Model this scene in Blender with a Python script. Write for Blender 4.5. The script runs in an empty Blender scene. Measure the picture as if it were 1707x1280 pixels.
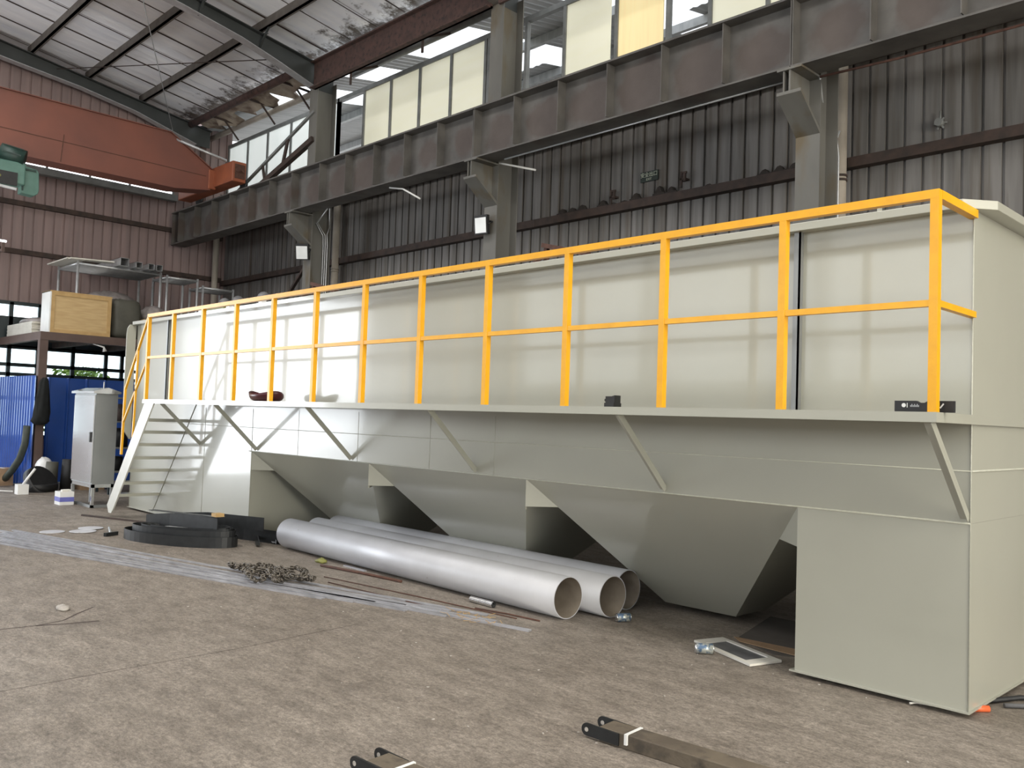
import bpy, bmesh, math, random
from mathutils import Vector, Matrix
random.seed(7)
S = bpy.context.scene
COL = S.collection

# ------------------------------------------------------------------ camera
cam_d = bpy.data.cameras.new('camera')
cam = bpy.data.objects.new('camera', cam_d)
COL.objects.link(cam)
S.camera = cam
cam_d.sensor_fit = 'HORIZONTAL'
cam_d.sensor_width = 36.0
cam_d.lens = 30.635
cam_d.clip_end = 400
YAW, PITCH, ROLL = -0.7981, 0.0414, -0.0337
_f = Vector((math.sin(YAW)*math.cos(PITCH), math.cos(YAW)*math.cos(PITCH), math.sin(PITCH)))
_r = Vector((math.cos(YAW), -math.sin(YAW), 0))
_u = _r.cross(_f)
_c, _s = math.cos(ROLL), math.sin(ROLL)
_r2 = _r*_c - _u*_s
_u2 = _r*_s + _u*_c
cam.matrix_world = Matrix(((_r2.x, _u2.x, -_f.x, 1.9829), (_r2.y, _u2.y, -_f.y, -6.1494),
                           (_r2.z, _u2.z, -_f.z, 1.831), (0, 0, 0, 1)))

# ------------------------------------------------------------------ world, light, exposure
S.view_settings.view_transform = 'Standard'
S.view_settings.look = 'None'
S.view_settings.gamma = 1.0
S.view_settings.use_curve_mapping = False
S.view_settings.exposure = 0.0
W = bpy.data.worlds.new('overcast_sky')
S.world = W
W.use_nodes = True
bg = W.node_tree.nodes['Background']
bg.inputs['Color'].default_value = (0.93, 0.97, 1.0, 1)
bg.inputs['Strength'].default_value = 3.3

def area(name, loc, direction, sx, sy, power, col=(1, 1, 1)):
    d = bpy.data.lights.new(name, 'AREA')
    d.shape = 'RECTANGLE'; d.size = sx; d.size_y = sy; d.energy = power; d.color = col
    o = bpy.data.objects.new(name, d)
    COL.objects.link(o)
    o.location = loc
    o.rotation_euler = Vector(direction).to_track_quat('-Z', 'Z').to_euler()
    return o
# daylight entering by the big gable door and by the two open sides of the hall
area('daylight_gable_door', (-22.1, -7.6, 2.8), (1, 0.1, 0.16), 6.2, 5.2, 850, (0.90, 0.95, 1.0))
area('daylight_hall_side', (-4, -16.6, 5.4), (0, 1, -0.15), 24, 3.4, 150, (1.0, 0.97, 0.92))
area('daylight_hall_end', (15.5, -4, 4.6), (-1, 0.1, -.05), 13, 4.4, 2900, (1.0, 0.93, 0.77))
# daylight through the translucent sheets in the hall roof, above and behind the camera
area('daylight_roof_near', (-4, -4.2, 11.25), (0, 0, -1), 30, 2.0, 1500, (1.0, 0.98, 0.95))
area('daylight_roof_far', (-4, -11.5, 12.4), (0, 0, -1), 30, 2.4, 900, (1.0, 0.98, 0.95))

# ------------------------------------------------------------------ materials
def nt(m):
    m.use_nodes = True
    t = m.node_tree
    return t, t.nodes['Principled BSDF']

def mat(name, c1, c2=None, rough=0.5, metal=0.0, scale=3.0, detail=6, stretch=(1, 1, 1), lo=0.35, hi=0.7,
        bump=0.0, bscale=40, coat=0.0, c3=None, s3=9.0, lo3=0.55, hi3=0.7, rvar=0.0, bstretch=None, coat_rough=0.05):
    """Principled paint / metal with noise driven colour variation (c1->c2), spots of c3 and a bump."""
    m = bpy.data.materials.new(name)
    t, p = nt(m)
    N, L = t.nodes, t.links
    p.inputs['Roughness'].default_value = rough
    p.inputs['Metallic'].default_value = metal
    if coat:
        p.inputs['Coat Weight'].default_value = coat
        p.inputs['Coat Roughness'].default_value = coat_rough
    g = N.new('ShaderNodeNewGeometry')
    mp = N.new('ShaderNodeMapping'); mp.inputs['Scale'].default_value = stretch
    L.new(g.outputs['Position'], mp.inputs['Vector'])
    if c2 is None:
        c2 = tuple(x*0.85 for x in c1)
    n = N.new('ShaderNodeTexNoise'); n.inputs['Scale'].default_value = scale; n.inputs['Detail'].default_value = detail
    L.new(mp.outputs[0], n.inputs['Vector'])
    r = N.new('ShaderNodeValToRGB')
    r.color_ramp.elements[0].position = lo; r.color_ramp.elements[0].color = (*c1, 1)
    r.color_ramp.elements[1].position = hi; r.color_ramp.elements[1].color = (*c2, 1)
    L.new(n.outputs['Fac'], r.inputs['Fac'])
    out = r.outputs['Color']
    if c3 is not None:
        n3 = N.new('ShaderNodeTexNoise'); n3.inputs['Scale'].default_value = s3; n3.inputs['Detail'].default_value = 8
        L.new(mp.outputs[0], n3.inputs['Vector'])
        r3 = N.new('ShaderNodeValToRGB')
        r3.color_ramp.elements[0].position = lo3; r3.color_ramp.elements[0].color = (0, 0, 0, 1)
        r3.color_ramp.elements[1].position = hi3; r3.color_ramp.elements[1].color = (1, 1, 1, 1)
        L.new(n3.outputs['Fac'], r3.inputs['Fac'])
        mx = N.new('ShaderNodeMix'); mx.data_type = 'RGBA'
        L.new(r3.outputs['Color'], mx.inputs['Factor'])
        L.new(out, mx.inputs['A']); mx.inputs['B'].default_value = (*c3, 1)
        out = mx.outputs['Result']
    L.new(out, p.inputs['Base Color'])
    if rvar:
        mr = N.new('ShaderNodeMapRange')
        mr.inputs['To Min'].default_value = max(0.02, rough-rvar); mr.inputs['To Max'].default_value = rough+rvar
        L.new(n.outputs['Fac'], mr.inputs['Value']); L.new(mr.outputs[0], p.inputs['Roughness'])
    if bump:
        b = N.new('ShaderNodeBump'); b.inputs['Strength'].default_value = bump; b.inputs['Distance'].default_value = 0.02
        nb = N.new('ShaderNodeTexNoise'); nb.inputs['Scale'].default_value = bscale; nb.inputs['Detail'].default_value = 5
        if bstretch:
            mb = N.new('ShaderNodeMapping'); mb.inputs['Scale'].default_value = bstretch
            L.new(g.outputs['Position'], mb.inputs['Vector']); L.new(mb.outputs[0], nb.inputs['Vector'])
        else:
            L.new(mp.outputs[0], nb.inputs['Vector'])
        L.new(nb.outputs['Fac'], b.inputs['Height']); L.new(b.outputs['Normal'], p.inputs['Normal'])
        if coat:
            L.new(b.outputs['Normal'], p.inputs['Coat Normal'])
    return m

def emis(name, c, strength, c2=None, scale=2.0, stretch=(1, 1, 1), lo=.35, hi=.7):
    m = mat(name, c, c2 or tuple(x*.93 for x in c), rough=.45, scale=scale, stretch=stretch, lo=lo, hi=hi)
    p = m.node_tree.nodes['Principled BSDF']
    src = p.inputs['Base Color'].links[0].from_socket
    m.node_tree.links.new(src, p.inputs['Emission Color'])
    p.inputs['Emission Strength'].default_value = strength
    return m

M = {}
M['tank'] = mat('pebble_grey_gloss_paint', (.37, .368, .31), (.35, .348, .293), rough=.32, scale=1.2, coat=.6,
                coat_rough=.07, bump=.035, bscale=2.2, bstretch=(1, 1, .8))
M['tankedge'] = mat('pebble_grey_paint_bead', (.43, .43, .365), rough=.35, scale=20, bump=.3, bscale=60)
M['yellow'] = mat('yellow_gloss_paint', (.76, .375, .003), (.70, .33, .003), rough=.38, scale=8, coat=.08, bump=.05, bscale=60)
M['beam'] = mat('weathered_grey_beam_paint', (.108, .101, .093), (.06, .056, .052), rough=.6, scale=2.4, c3=(.062, .04, .032),
                s3=1.1, lo3=.5, hi3=.62, bump=.1, bscale=30)
def rust_patches(m):
    t = m.node_tree; N, L = t.nodes, t.links
    p = N['Principled BSDF']
    mx = p.inputs['Base Color'].links[0].from_node          # mix paint -> rust
    g = N.new('ShaderNodeNewGeometry'); sx = N.new('ShaderNodeSeparateXYZ'); L.new(g.outputs['Position'], sx.inputs[0])
    def op(o, a, b=None):
        n = N.new('ShaderNodeMath'); n.operation = o
        for i, v in enumerate((a, b)):
            if v is None: continue
            if isinstance(v, (int, float)): n.inputs[i].default_value = v
            else: L.new(v, n.inputs[i])
        return n.outputs[0]
    fx = op('SUBTRACT', op('FRACT', op('ADD', sx.outputs['X'], 40.37)), .55)
    dz = op('MULTIPLY', op('SUBTRACT', sx.outputs['Z'], 6.78), 1.25)
    d = op('SQRT', op('ADD', op('MULTIPLY', fx, fx), op('MULTIPLY', dz, dz)))
    n = N.new('ShaderNodeTexNoise'); n.inputs['Scale'].default_value = 3.5; n.inputs['Detail'].default_value = 8
    L.new(g.outputs['Position'], n.inputs['Vector'])
    n2 = N.new('ShaderNodeTexNoise'); n2.inputs['Scale'].default_value = .45
    L.new(g.outputs['Position'], n2.inputs['Vector'])
    v = op('SUBTRACT', op('ADD', op('MULTIPLY', n.outputs['Fac'], .45), op('MULTIPLY', n2.outputs['Fac'], .85)), d)
    r = N.new('ShaderNodeMapRange'); r.inputs['From Min'].default_value = .22; r.inputs['From Max'].default_value = .36
    L.new(v, r.inputs['Value'])
    L.new(op('MULTIPLY', r.outputs[0], .65), mx.inputs['Factor'])
rust_patches(M['beam'])
M['rafter'] = mat('dark_grey_green_steel', (.045, .05, .05), (.03, .034, .034), rough=.6, scale=2)
M['column'] = mat('grey_column_paint', (.15, .145, .13), (.10, .097, .088), rough=.6, scale=1.4, stretch=(1, 1, .4), c3=(.11, .085, .05), s3=2.2)
M['purlin'] = mat('dusty_purlin_steel', (.13, .115, .10), (.085, .072, .062), rough=.7, scale=5)
M['rustpurlin'] = mat('rusty_purlin_steel', (.085, .045, .037), (.05, .029, .025), rough=.8, scale=6, c3=(.03, .022, .02), s3=12)
M['wall'] = mat('grimy_grey_sheeting', (.165, .157, .15), (.085, .08, .075), rough=.65, scale=1.3, stretch=(6, 6, .35), c3=(.075, .06, .045),
                s3=1.2, lo3=.5, hi3=.72)
M['gable'] = mat('red_grey_sheeting', (.27, .195, .185), (.20, .15, .145), rough=.6, scale=1.2, stretch=(5, 5, .3))
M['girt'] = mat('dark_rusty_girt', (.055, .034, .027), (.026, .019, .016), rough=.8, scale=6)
M['foam'] = mat('dark_foam_sealant', (.03, .024, .02), (.02, .016, .014), rough=.95, scale=20, bump=.5, bscale=30)
M['orange'] = mat('faded_orange_crane_paint', (.20, .068, .045), (.15, .055, .04), rough=.5, scale=1.0)
M['orange2'] = mat('orange_end_carriage_paint', (.28, .08, .035), (.2, .06, .03), rough=.5, scale=3)
M['green'] = mat('green_hoist_paint', (.10, .20, .165), (.075, .16, .13), rough=.45, scale=5)
M['dgreen'] = mat('dark_green_motor_paint', (.02, .05, .04), (.012, .03, .025), rough=.5, scale=8)
M['black'] = mat('black_rubber', (.016, .016, .017), (.010, .010, .011), rough=.55, scale=12)
M['blacksteel'] = mat('black_mill_scale_steel', (.028, .03, .032), (.018, .019, .02), rough=.42, metal=.3, scale=10)
M['bar'] = mat('bare_flat_steel', (.47, .47, .50), (.30, .30, .32), rough=.42, metal=.45, scale=4, stretch=(1, 3, 3))
M['pipe'] = mat('grey_primed_pipe', (.56, .565, .60), (.49, .495, .525), rough=.45, scale=2.2, metal=.25, c3=(.30, .27, .24), s3=14, lo3=.70, hi3=.78)
M['pipein'] = mat('dull_pipe_bore', (.34, .29, .23), (.24, .2, .16), rough=.7, scale=6)
M['chrome'] = mat('bright_zinc_steel', (.62, .62, .62), rough=.25, metal=.9, scale=8)
M['rust'] = mat('brown_rust', (.10, .045, .03), (.06, .028, .02), rough=.85, scale=15)
M['white'] = mat('white_paint', (.74, .74, .72), (.66, .66, .65), rough=.4, scale=4)
M['cream'] = mat('cream_stair_paint', (.62, .62, .57), (.55, .55, .5), rough=.35, scale=3, coat=.3)
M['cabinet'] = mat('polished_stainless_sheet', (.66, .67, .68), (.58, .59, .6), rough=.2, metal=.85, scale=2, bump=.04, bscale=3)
M['cabshade'] = mat('shaded_satin_stainless', (.26, .27, .27), (.23, .24, .24), rough=.45, metal=.5, scale=2)  # darker copy of the stainless, shade put into its colour
M['blue'] = mat('blue_coated_sheeting', (.03, .10, .42), (.02, .08, .35), rough=.3, scale=2, coat=.6)
M['ply'] = mat('plywood_board', (.56, .40, .20), (.47, .32, .15), rough=.7, scale=3, stretch=(1, 1, 8))
M['plyedge'] = mat('pale_batten_wood', (.50, .33, .14), (.42, .27, .11), rough=.7, scale=8)
M['whiteboard'] = mat('pale_board', (.68, .66, .60), (.6, .58, .52), rough=.6, scale=4)
M['cardboard'] = mat('brown_cardboard', (.33, .22, .13), (.26, .17, .10), rough=.8, scale=6)
M['greycard'] = mat('grey_brown_board', (.10, .088, .078), (.08, .07, .06), rough=.85, scale=6)
M['tarp'] = mat('olive_grey_tarpaulin', (.085, .082, .065), (.06, .058, .046), rough=.6, scale=4, bump=.4, bscale=6)
M['plastic'] = mat('crumpled_grey_plastic', (.30, .27, .26), (.2, .18, .175), rough=.4, scale=7, bump=.6, bscale=9)
M['mezz'] = mat('brown_primed_steel', (.11, .07, .058), (.085, .054, .046), rough=.6, scale=3)
M['frame'] = mat('dark_teal_window_frame', (.022, .035, .038), (.016, .026, .03), rough=.5, scale=5)
M['alu'] = mat('grey_aluminium_frame', (.20, .205, .20), (.14, .145, .14), rough=.5, scale=5)
M['galv'] = mat('galvanised_tube', (.52, .53, .54), (.42, .43, .44), rough=.35, metal=.5, scale=8)
M['pvc'] = mat('grey_cream_pipe', (.36, .32, .27), (.27, .24, .2), rough=.5, scale=3)
M['cloth'] = mat('black_cloth', (.010, .012, .012), (.006, .007, .007), rough=.9, scale=10, bump=.4, bscale=10)
M['hose'] = mat('dark_green_hose', (.045, .055, .045), (.03, .038, .03), rough=.6, scale=10)
M['maroon'] = mat('dark_red_plastic', (.075, .008, .014), (.055, .006, .01), rough=.3, scale=4)
M['debris'] = mat('pale_debris', (.45, .42, .38), (.30, .27, .24), rough=.8, scale=15)
M['olive'] = mat('olive_green_paint', (.20, .20, .05), rough=.5)
M['pump'] = mat('grey_cast_metal', (.14, .14, .145), (.09, .09, .095), rough=.5, scale=10)
M['leaf'] = mat('yellow_green_leaves', (.28, .38, .08), (.12, .22, .05), rough=.6, scale=4)  # leaf colour varies between yellow-green and a darker green
M['signgreen'] = mat('dark_sign_plate', (.012, .022, .015), rough=.5)
M['signtext'] = mat('pale_sign_lettering', (.42, .45, .36), rough=.5)
M['label'] = mat('violet_blue_print', (.13, .14, .45), rough=.5)
M['orangeplastic'] = mat('orange_plastic', (.72, .14, .045), rough=.45)
M['darkwood'] = mat('weathered_steel_drawbar', (.125, .10, .07), (.08, .063, .045), rough=.75, scale=4, c3=(.05, .04, .03), s3=9, bump=.15, bscale=40)
M['tube_lit'] = emis('lit_clerestory_glass', (.95, .97, 1.0), 2.6)
M['skylight'] = emis('translucent_roof_sheet', (.93, .97, 1.0), 1.2, (.75, .8, .85), scale=3, stretch=(8, .5, 1))
M['pane_cool'] = emis('milky_pane_cool', (.78, .82, .80), .62, (.70, .76, .74), scale=1.2, stretch=(6, 1, .5))
M['pane_cream'] = emis('milky_pane_cream', (.80, .78, .62), .34, (.74, .72, .56), scale=1.2, stretch=(.7, 1, 3))
M['pane_yellow'] = emis('milky_pane_yellow', (.83, .69, .38), .48, (.76, .62, .33), scale=1.2, stretch=(8, 1, .5))
M['lampface'] = mat('floodlight_lens', (.80, .82, .82), rough=.3)
M['lamp_on'] = emis('lit_tube_lamp', (1, 1, 1), 6.0)
M['neigh'] = mat('pale_roof_sheeting', (.45, .46, .47), (.32, .33, .34), rough=.5, scale=2, stretch=(4, .5, 1))
M['canprint'] = mat('printed_can_side', (.45, .47, .44), (.10, .16, .25), rough=.35, metal=.4, scale=28, lo=.45, hi=.55)

def glass(name):
    m = bpy.data.materials.new(name)
    t, p = nt(m)
    N, L = t.nodes, t.links
    tr = N.new('ShaderNodeBsdfTransparent'); gl = N.new('ShaderNodeBsdfGlossy'); mx = N.new('ShaderNodeMixShader')
    gl.inputs['Roughness'].default_value = .03
    tr.inputs['Color'].default_value = (.86, .93, .95, 1)
    fr = N.new('ShaderNodeFresnel'); fr.inputs['IOR'].default_value = 1.35
    L.new(fr.outputs[0], mx.inputs[0]); L.new(tr.outputs[0], mx.inputs[1]); L.new(gl.outputs[0], mx.inputs[2])
    L.new(mx.outputs[0], N['Material Output'].inputs['Surface'])
    return m
M['glass'] = glass('clear_window_glass')

def floor_mat():
    m = bpy.data.materials.new('worn_concrete')
    t, p = nt(m)
    N, L = t.nodes, t.links
    g = N.new('ShaderNodeNewGeometry')
    def noise(s, d=8, st=(1, 1, 1), rgh=.6):
        mp = N.new('ShaderNodeMapping'); mp.inputs['Scale'].default_value = st
        L.new(g.outputs['Position'], mp.inputs['Vector'])
        n = N.new('ShaderNodeTexNoise'); n.inputs['Scale'].default_value = s; n.inputs['Detail'].default_value = d
        n.inputs['Roughness'].default_value = rgh
        L.new(mp.outputs[0], n.inputs['Vector']); return n.outputs['Fac']
    def ramp(x, a, ca, b, cb):
        r = N.new('ShaderNodeValToRGB')
        r.color_ramp.elements[0].position = a; r.color_ramp.elements[0].color = (*ca, 1)
        r.color_ramp.elements[1].position = b; r.color_ramp.elements[1].color = (*cb, 1)
        L.new(x, r.inputs['Fac']); return r.outputs['Color']
    def mix(f, a, b, mode='MIX'):
        x = N.new('ShaderNodeMix'); x.data_type = 'RGBA'; x.blend_type = mode
        if isinstance(f, float): x.inputs['Factor'].default_value = f
        else: L.new(f, x.inputs['Factor'])
        L.new(a, x.inputs['A']); L.new(b, x.inputs['B']); return x.outputs['Result']
    big = ramp(noise(.55, 6), .35, (.238, .213, .186), .68, (.315, .287, .257))
    mid = ramp(noise(3.2, 9, (1, 2.2, 1), .7), .36, (.66, .64, .615), .66, (1.14, 1.125, 1.105))
    fine = ramp(noise(22, 9, (1, 1.6, 1), .8), .36, (.40, .38, .36), .64, (1.3, 1.28, 1.25))
    grit = ramp(noise(75, 4, (1, 1.3, 1), .7), .36, (.62, .6, .58), .64, (1.22, 1.2, 1.18))
    c = mix(1.0, big, mid, 'MULTIPLY')
    c = mix(.9, c, fine, 'MULTIPLY')
    c = mix(.8, c, grit, 'MULTIPLY')
    dust = ramp(noise(7, 10, (1, 3, 1), .8), .62, (0, 0, 0), .78, (1, 1, 1))
    cc = N.new('ShaderNodeRGB'); cc.outputs[0].default_value = (.30, .26, .22, 1)
    dm = N.new('ShaderNodeMath'); dm.operation = 'MULTIPLY'; dm.inputs[1].default_value = .55
    L.new(dust, dm.inputs[0])
    c = mix(dm.outputs[0], c, cc.outputs[0])
    oil = ramp(noise(.9, 4), .63, (0, 0, 0), .74, (1, 1, 1))
    oc = N.new('ShaderNodeRGB'); oc.outputs[0].default_value = (.07, .058, .048, 1)
    om = N.new('ShaderNodeMath'); om.operation = 'MULTIPLY'; om.inputs[1].default_value = .6
    L.new(oil, om.inputs[0])
    c = mix(om.outputs[0], c, oc.outputs[0])
    L.new(c, p.inputs['Base Color'])
    rr = ramp(noise(2.0, 6), .3, (.5, .5, .5), .7, (.75, .75, .75)); L.new(rr, p.inputs['Roughness'])
    b = N.new('ShaderNodeBump'); b.inputs['Strength'].default_value = .55; b.inputs['Distance'].default_value = .012
    L.new(noise(14, 10, (1, 1.6, 1), .75), b.inputs['Height']); L.new(b.outputs['Normal'], p.inputs['Normal'])
    return m
M['floor'] = floor_mat()

def ceil_mat():
    m = bpy.data.materials.new('foil_roof_insulation')
    t, p = nt(m)
    N, L = t.nodes, t.links
    g = N.new('ShaderNodeNewGeometry')
    mp = N.new('ShaderNodeMapping'); mp.inputs['Scale'].default_value = (2.2, .35, .35)
    L.new(g.outputs['Position'], mp.inputs['Vector'])
    n = N.new('ShaderNodeTexNoise'); n.inputs['Scale'].default_value = 1.6; n.inputs['Detail'].default_value = 5
    L.new(mp.outputs[0], n.inputs['Vector'])
    r = N.new('ShaderNodeValToRGB')
    r.color_ramp.elements[0].position = .3; r.color_ramp.elements[0].color = (.74, .75, .79, 1)
    r.color_ramp.elements[1].position = .7; r.color_ramp.elements[1].color = (.88, .87, .87, 1)
    L.new(n.outputs['Fac'], r.inputs['Fac'])
    # mould and rust where rain comes in along the eaves
    sx = N.new('ShaderNodeSeparateXYZ'); L.new(g.outputs['Position'], sx.inputs[0])
    mr = N.new('ShaderNodeMapRange'); mr.inputs['From Min'].default_value = 2.6; mr.inputs['From Max'].default_value = 4.6
    mr.inputs['To Min'].default_value = -.35; mr.inputs['To Max'].default_value = .35
    L.new(sx.outputs['Y'], mr.inputs['Value'])
    n2 = N.new('ShaderNodeTexNoise'); n2.inputs['Scale'].default_value = 2.6; n2.inputs['Detail'].default_value = 10; n2.inputs['Roughness'].default_value = .75
    L.new(g.outputs['Position'], n2.inputs['Vector'])
    ad = N.new('ShaderNodeMath'); ad.operation = 'ADD'; L.new(mr.outputs[0], ad.inputs[0]); L.new(n2.outputs['Fac'], ad.inputs[1])
    r2 = N.new('ShaderNodeValToRGB')
    r2.color_ramp.elements[0].position = .58; r2.color_ramp.elements[0].color = (0, 0, 0, 1)
    r2.color_ramp.elements[1].position = .72; r2.color_ramp.elements[1].color = (1, 1, 1, 1)
    L.new(ad.outputs[0], r2.inputs['Fac'])
    mx = N.new('ShaderNodeMix'); mx.data_type = 'RGBA'
    L.new(r2.outputs['Color'], mx.inputs['Factor']); L.new(r.outputs['Color'], mx.inputs['A'])
    mx.inputs['B'].default_value = (.075, .055, .04, 1)
    L.new(mx.outputs['Result'], p.inputs['Base Color'])
    p.inputs['Roughness'].default_value = .38
    p.inputs['Metallic'].default_value = .08
    b = N.new('ShaderNodeBump'); b.inputs['Strength'].default_value = .5; b.inputs['Distance'].default_value = .08
    L.new(n.outputs['Fac'], b.inputs['Height']); L.new(b.outputs['Normal'], p.inputs['Normal'])
    return m
M['ceil'] = ceil_mat()

# ------------------------------------------------------------------ mesh helpers
class MB:
    def __init__(s):
        s.v = []; s.f = []; s.smooth = set()
    def add(s, vs, fs, smooth=False):
        o = len(s.v)
        s.v += [tuple(x) for x in vs]
        for f in fs:
            if smooth: s.smooth.add(len(s.f))
            s.f.append(tuple(i+o for i in f))
        return s
    def box(s, x0, x1, y0, y1, z0, z1):
        vs = [(x, y, z) for z in (z0, z1) for y in (y0, y1) for x in (x0, x1)]
        return s.add(vs, [(0, 2, 3, 1), (4, 5, 7, 6), (0, 1, 5, 4), (2, 6, 7, 3), (0, 4, 6, 2), (1, 3, 7, 5)])
    def bar(s, a, b, w, h, up=(0, 0, 1)):
        a, b = Vector(a), Vector(b)
        d = (b-a).normalized(); up = Vector(up)
        if abs(d.dot(up)) > .98: up = Vector((0, 1, 0))
        x = d.cross(up).normalized()*(w/2); y = x.cross(d).normalized()*(h/2)
        vs = [p+sx*x+sy*y for p in (a, b) for sx, sy in ((-1, -1), (1, -1), (1, 1), (-1, 1))]
        return s.add(vs, [(3, 2, 1, 0), (4, 5, 6, 7), (0, 1, 5, 4), (1, 2, 6, 5), (2, 3, 7, 6), (3, 0, 4, 7)])
    def frame(s, d):
        d = Vector(d).normalized()
        up = Vector((0, 0, 1)) if abs(d.z) < .95 else Vector((1, 0, 0))
        x = d.cross(up).normalized(); return x, x.cross(d).normalized()
    def cyl(s, a, b, r, r2=None, n=16, cap=True):
        a, b = Vector(a), Vector(b); r2 = r if r2 is None else r2
        x, y = s.frame(b-a)
        vs = []
        for p, rr in ((a, r), (b, r2)):
            vs += [p+(x*math.cos(2*math.pi*i/n)+y*math.sin(2*math.pi*i/n))*rr for i in range(n)]
        s.add(vs, [(i, (i+1) % n, n+(i+1) % n, n+i) for i in range(n)], True)
        if cap: s.add(vs, [tuple(range(n-1, -1, -1)), tuple(range(n, 2*n))])
        return s
    def tube(s, pts, r, n=8, closed=False):
        pts = [Vector(p) for p in pts]; m = len(pts); vs = []
        rad = r if isinstance(r, (list, tuple)) else [r]*m
        px = None
        for i, p in enumerate(pts):
            if closed: d = pts[(i+1) % m]-pts[i-1]
            else: d = pts[min(i+1, m-1)]-pts[max(i-1, 0)]
            x, y = s.frame(d)
            if px is not None:
                d.normalize(); x = (px-d*px.dot(d)).normalized(); y = x.cross(d)
            px = x
            vs += [p+(x*math.cos(2*math.pi*k/n)+y*math.sin(2*math.pi*k/n))*rad[i] for k in range(n)]
        fs = []
        for i in range(m if closed else m-1):
            j = (i+1) % m
            fs += [(i*n+k, i*n+(k+1) % n, j*n+(k+1) % n, j*n+k) for k in range(n)]
        s.add(vs, fs, True)
        if not closed: s.add(vs, [tuple(range(n-1, -1, -1)), tuple(range((m-1)*n, m*n))])
        return s
    def prism(s, poly, axis, a, b):
        """extrude a 2-D polygon along an axis: 'x' -> (y,z), 'y' -> (x,z), 'z' -> (x,y)"""
        n = len(poly)
        def P(p, t): return {'x': (t, p[0], p[1]), 'y': (p[0], t, p[1]), 'z': (p[0], p[1], t)}[axis]
        vs = [P(p, a) for p in poly]+[P(p, b) for p in poly]
        return s.add(vs, [tuple(range(n-1, -1, -1)), tuple(range(n, 2*n))]+[(i, (i+1) % n, n+(i+1) % n, n+i) for i in range(n)])
    def ribbon(s, pts, h, t, up=(0, 0, 1)):
        """thin standing strip following pts (bottom edge)"""
        pts = [Vector(p) for p in pts]; vs = []; m = len(pts); up = Vector(up)
        for i, p in enumerate(pts):
            d = pts[min(i+1, m-1)]-pts[max(i-1, 0)]
            x = d.cross(up).normalized()*t/2
            vs += [p-x, p+x, p+x+up*h, p-x+up*h]
        fs = [(3, 2, 1, 0), tuple(range(4*m-4, 4*m))]
        for i in range(m-1):
            fs += [(4*i+k, 4*i+(k+1) % 4, 4*i+4+(k+1) % 4, 4*i+4+k) for k in range(4)]
        return s.add(vs, fs)
    def sphere(s, c, rx, ry, rz, n=16, m=10, jit=0.0, seed=1, zmin=None):
        rnd = random.Random(seed); c = Vector(c); vs = []
        for i in range(m+1):
            th = math.pi*i/m
            for k in range(n):
                ph = 2*math.pi*k/n; j = 1+rnd.uniform(-jit, jit)
                v = c+Vector((rx*math.sin(th)*math.cos(ph)*j, ry*math.sin(th)*math.sin(ph)*j, rz*math.cos(th)*j))
                if zmin is not None: v.z = max(v.z, zmin)
                vs.append(v)
        fs = [(i*n+k, i*n+(k+1) % n, (i+1)*n+(k+1) % n, (i+1)*n+k) for i in range(m) for k in range(n)]
        return s.add(vs, fs, True)
    def build(s, name, m, parent=None, bevel=0.0, base=None):
        me = bpy.data.meshes.new(name)
        if parent is not None: o0 = Vector(parent['_o'])
        elif base is not None: o0 = Vector(base)
        else:
            xs = list(zip(*s.v)); o0 = Vector(((min(xs[0])+max(xs[0]))/2, (min(xs[1])+max(xs[1]))/2, min(xs[2])))
        me.from_pydata([Vector(v)-o0 for v in s.v], [], s.f)
        for i in s.smooth: me.polygons[i].use_smooth = True
        me.update()
        bm = bmesh.new(); bm.from_mesh(me)
        bmesh.ops.remove_doubles(bm, verts=bm.verts, dist=1e-5)
        bmesh.ops.recalc_face_normals(bm, faces=bm.faces)
        bm.to_mesh(me); bm.free()
        me.materials.append(M[m] if isinstance(m, str) else m)
        o = bpy.data.objects.new(name, me)
        COL.objects.link(o)
        if bevel:
            md = o.modifiers.new('bevel', 'BEVEL'); md.width = bevel; md.segments = 2; md.limit_method = 'ANGLE'
        if parent is not None:
            o.parent = parent; o['_o'] = tuple(o0)
        else:
            o.location = o0; o['_o'] = tuple(o0)
        return o

def thing(name, label, cat, loc, group=None):
    o = bpy.data.objects.new(name, None)
    COL.objects.link(o)
    o.empty_display_size = .1
    o.location = loc; o['_o'] = tuple(loc)
    return tag(o, label, cat, group)
def tag(o, label, cat, group=None, kind=None):
    o['label'] = label; o['category'] = cat
    if group: o['group'] = group
    if kind: o['kind'] = kind
    return o
def struct(o):
    o['kind'] = 'structure'; return o
def dup(root, delta, label=None):
    r = root.copy(); COL.objects.link(r); r.location = root.location+Vector(delta)
    if label: r['label'] = label
    for ch in list(root.children):
        c = ch.copy(); COL.objects.link(c); c.parent = r
        for g in list(ch.children):
            d = g.copy(); COL.objects.link(d); d.parent = c
    return r

def text_mesh(name, body, size, m, parent, loc, xdir, updir, depth=.004):
    cu = bpy.data.curves.new(name, 'FONT'); cu.body = body; cu.size = size; cu.extrude = depth/2
    cu.align_x = 'CENTER'; cu.align_y = 'CENTER'
    o = bpy.data.objects.new(name, cu); COL.objects.link(o)
    bpy.context.view_layer.update()
    me = bpy.data.meshes.new_from_object(o.evaluated_get(bpy.context.evaluated_depsgraph_get()))
    bpy.data.objects.remove(o)
    q = bpy.data.objects.new(name, me); COL.objects.link(q)
    me.materials.clear(); me.materials.append(M[m])
    x = Vector(xdir).normalized(); y = Vector(updir).normalized(); z = x.cross(y)
    off = Vector(loc)-Vector(parent['_o'])
    me.transform(Matrix(((x.x, y.x, z.x, off.x), (x.y, y.y, z.y, off.y), (x.z, y.z, z.z, off.z), (0, 0, 0, 1))))
    q.parent = parent
    return q

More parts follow.
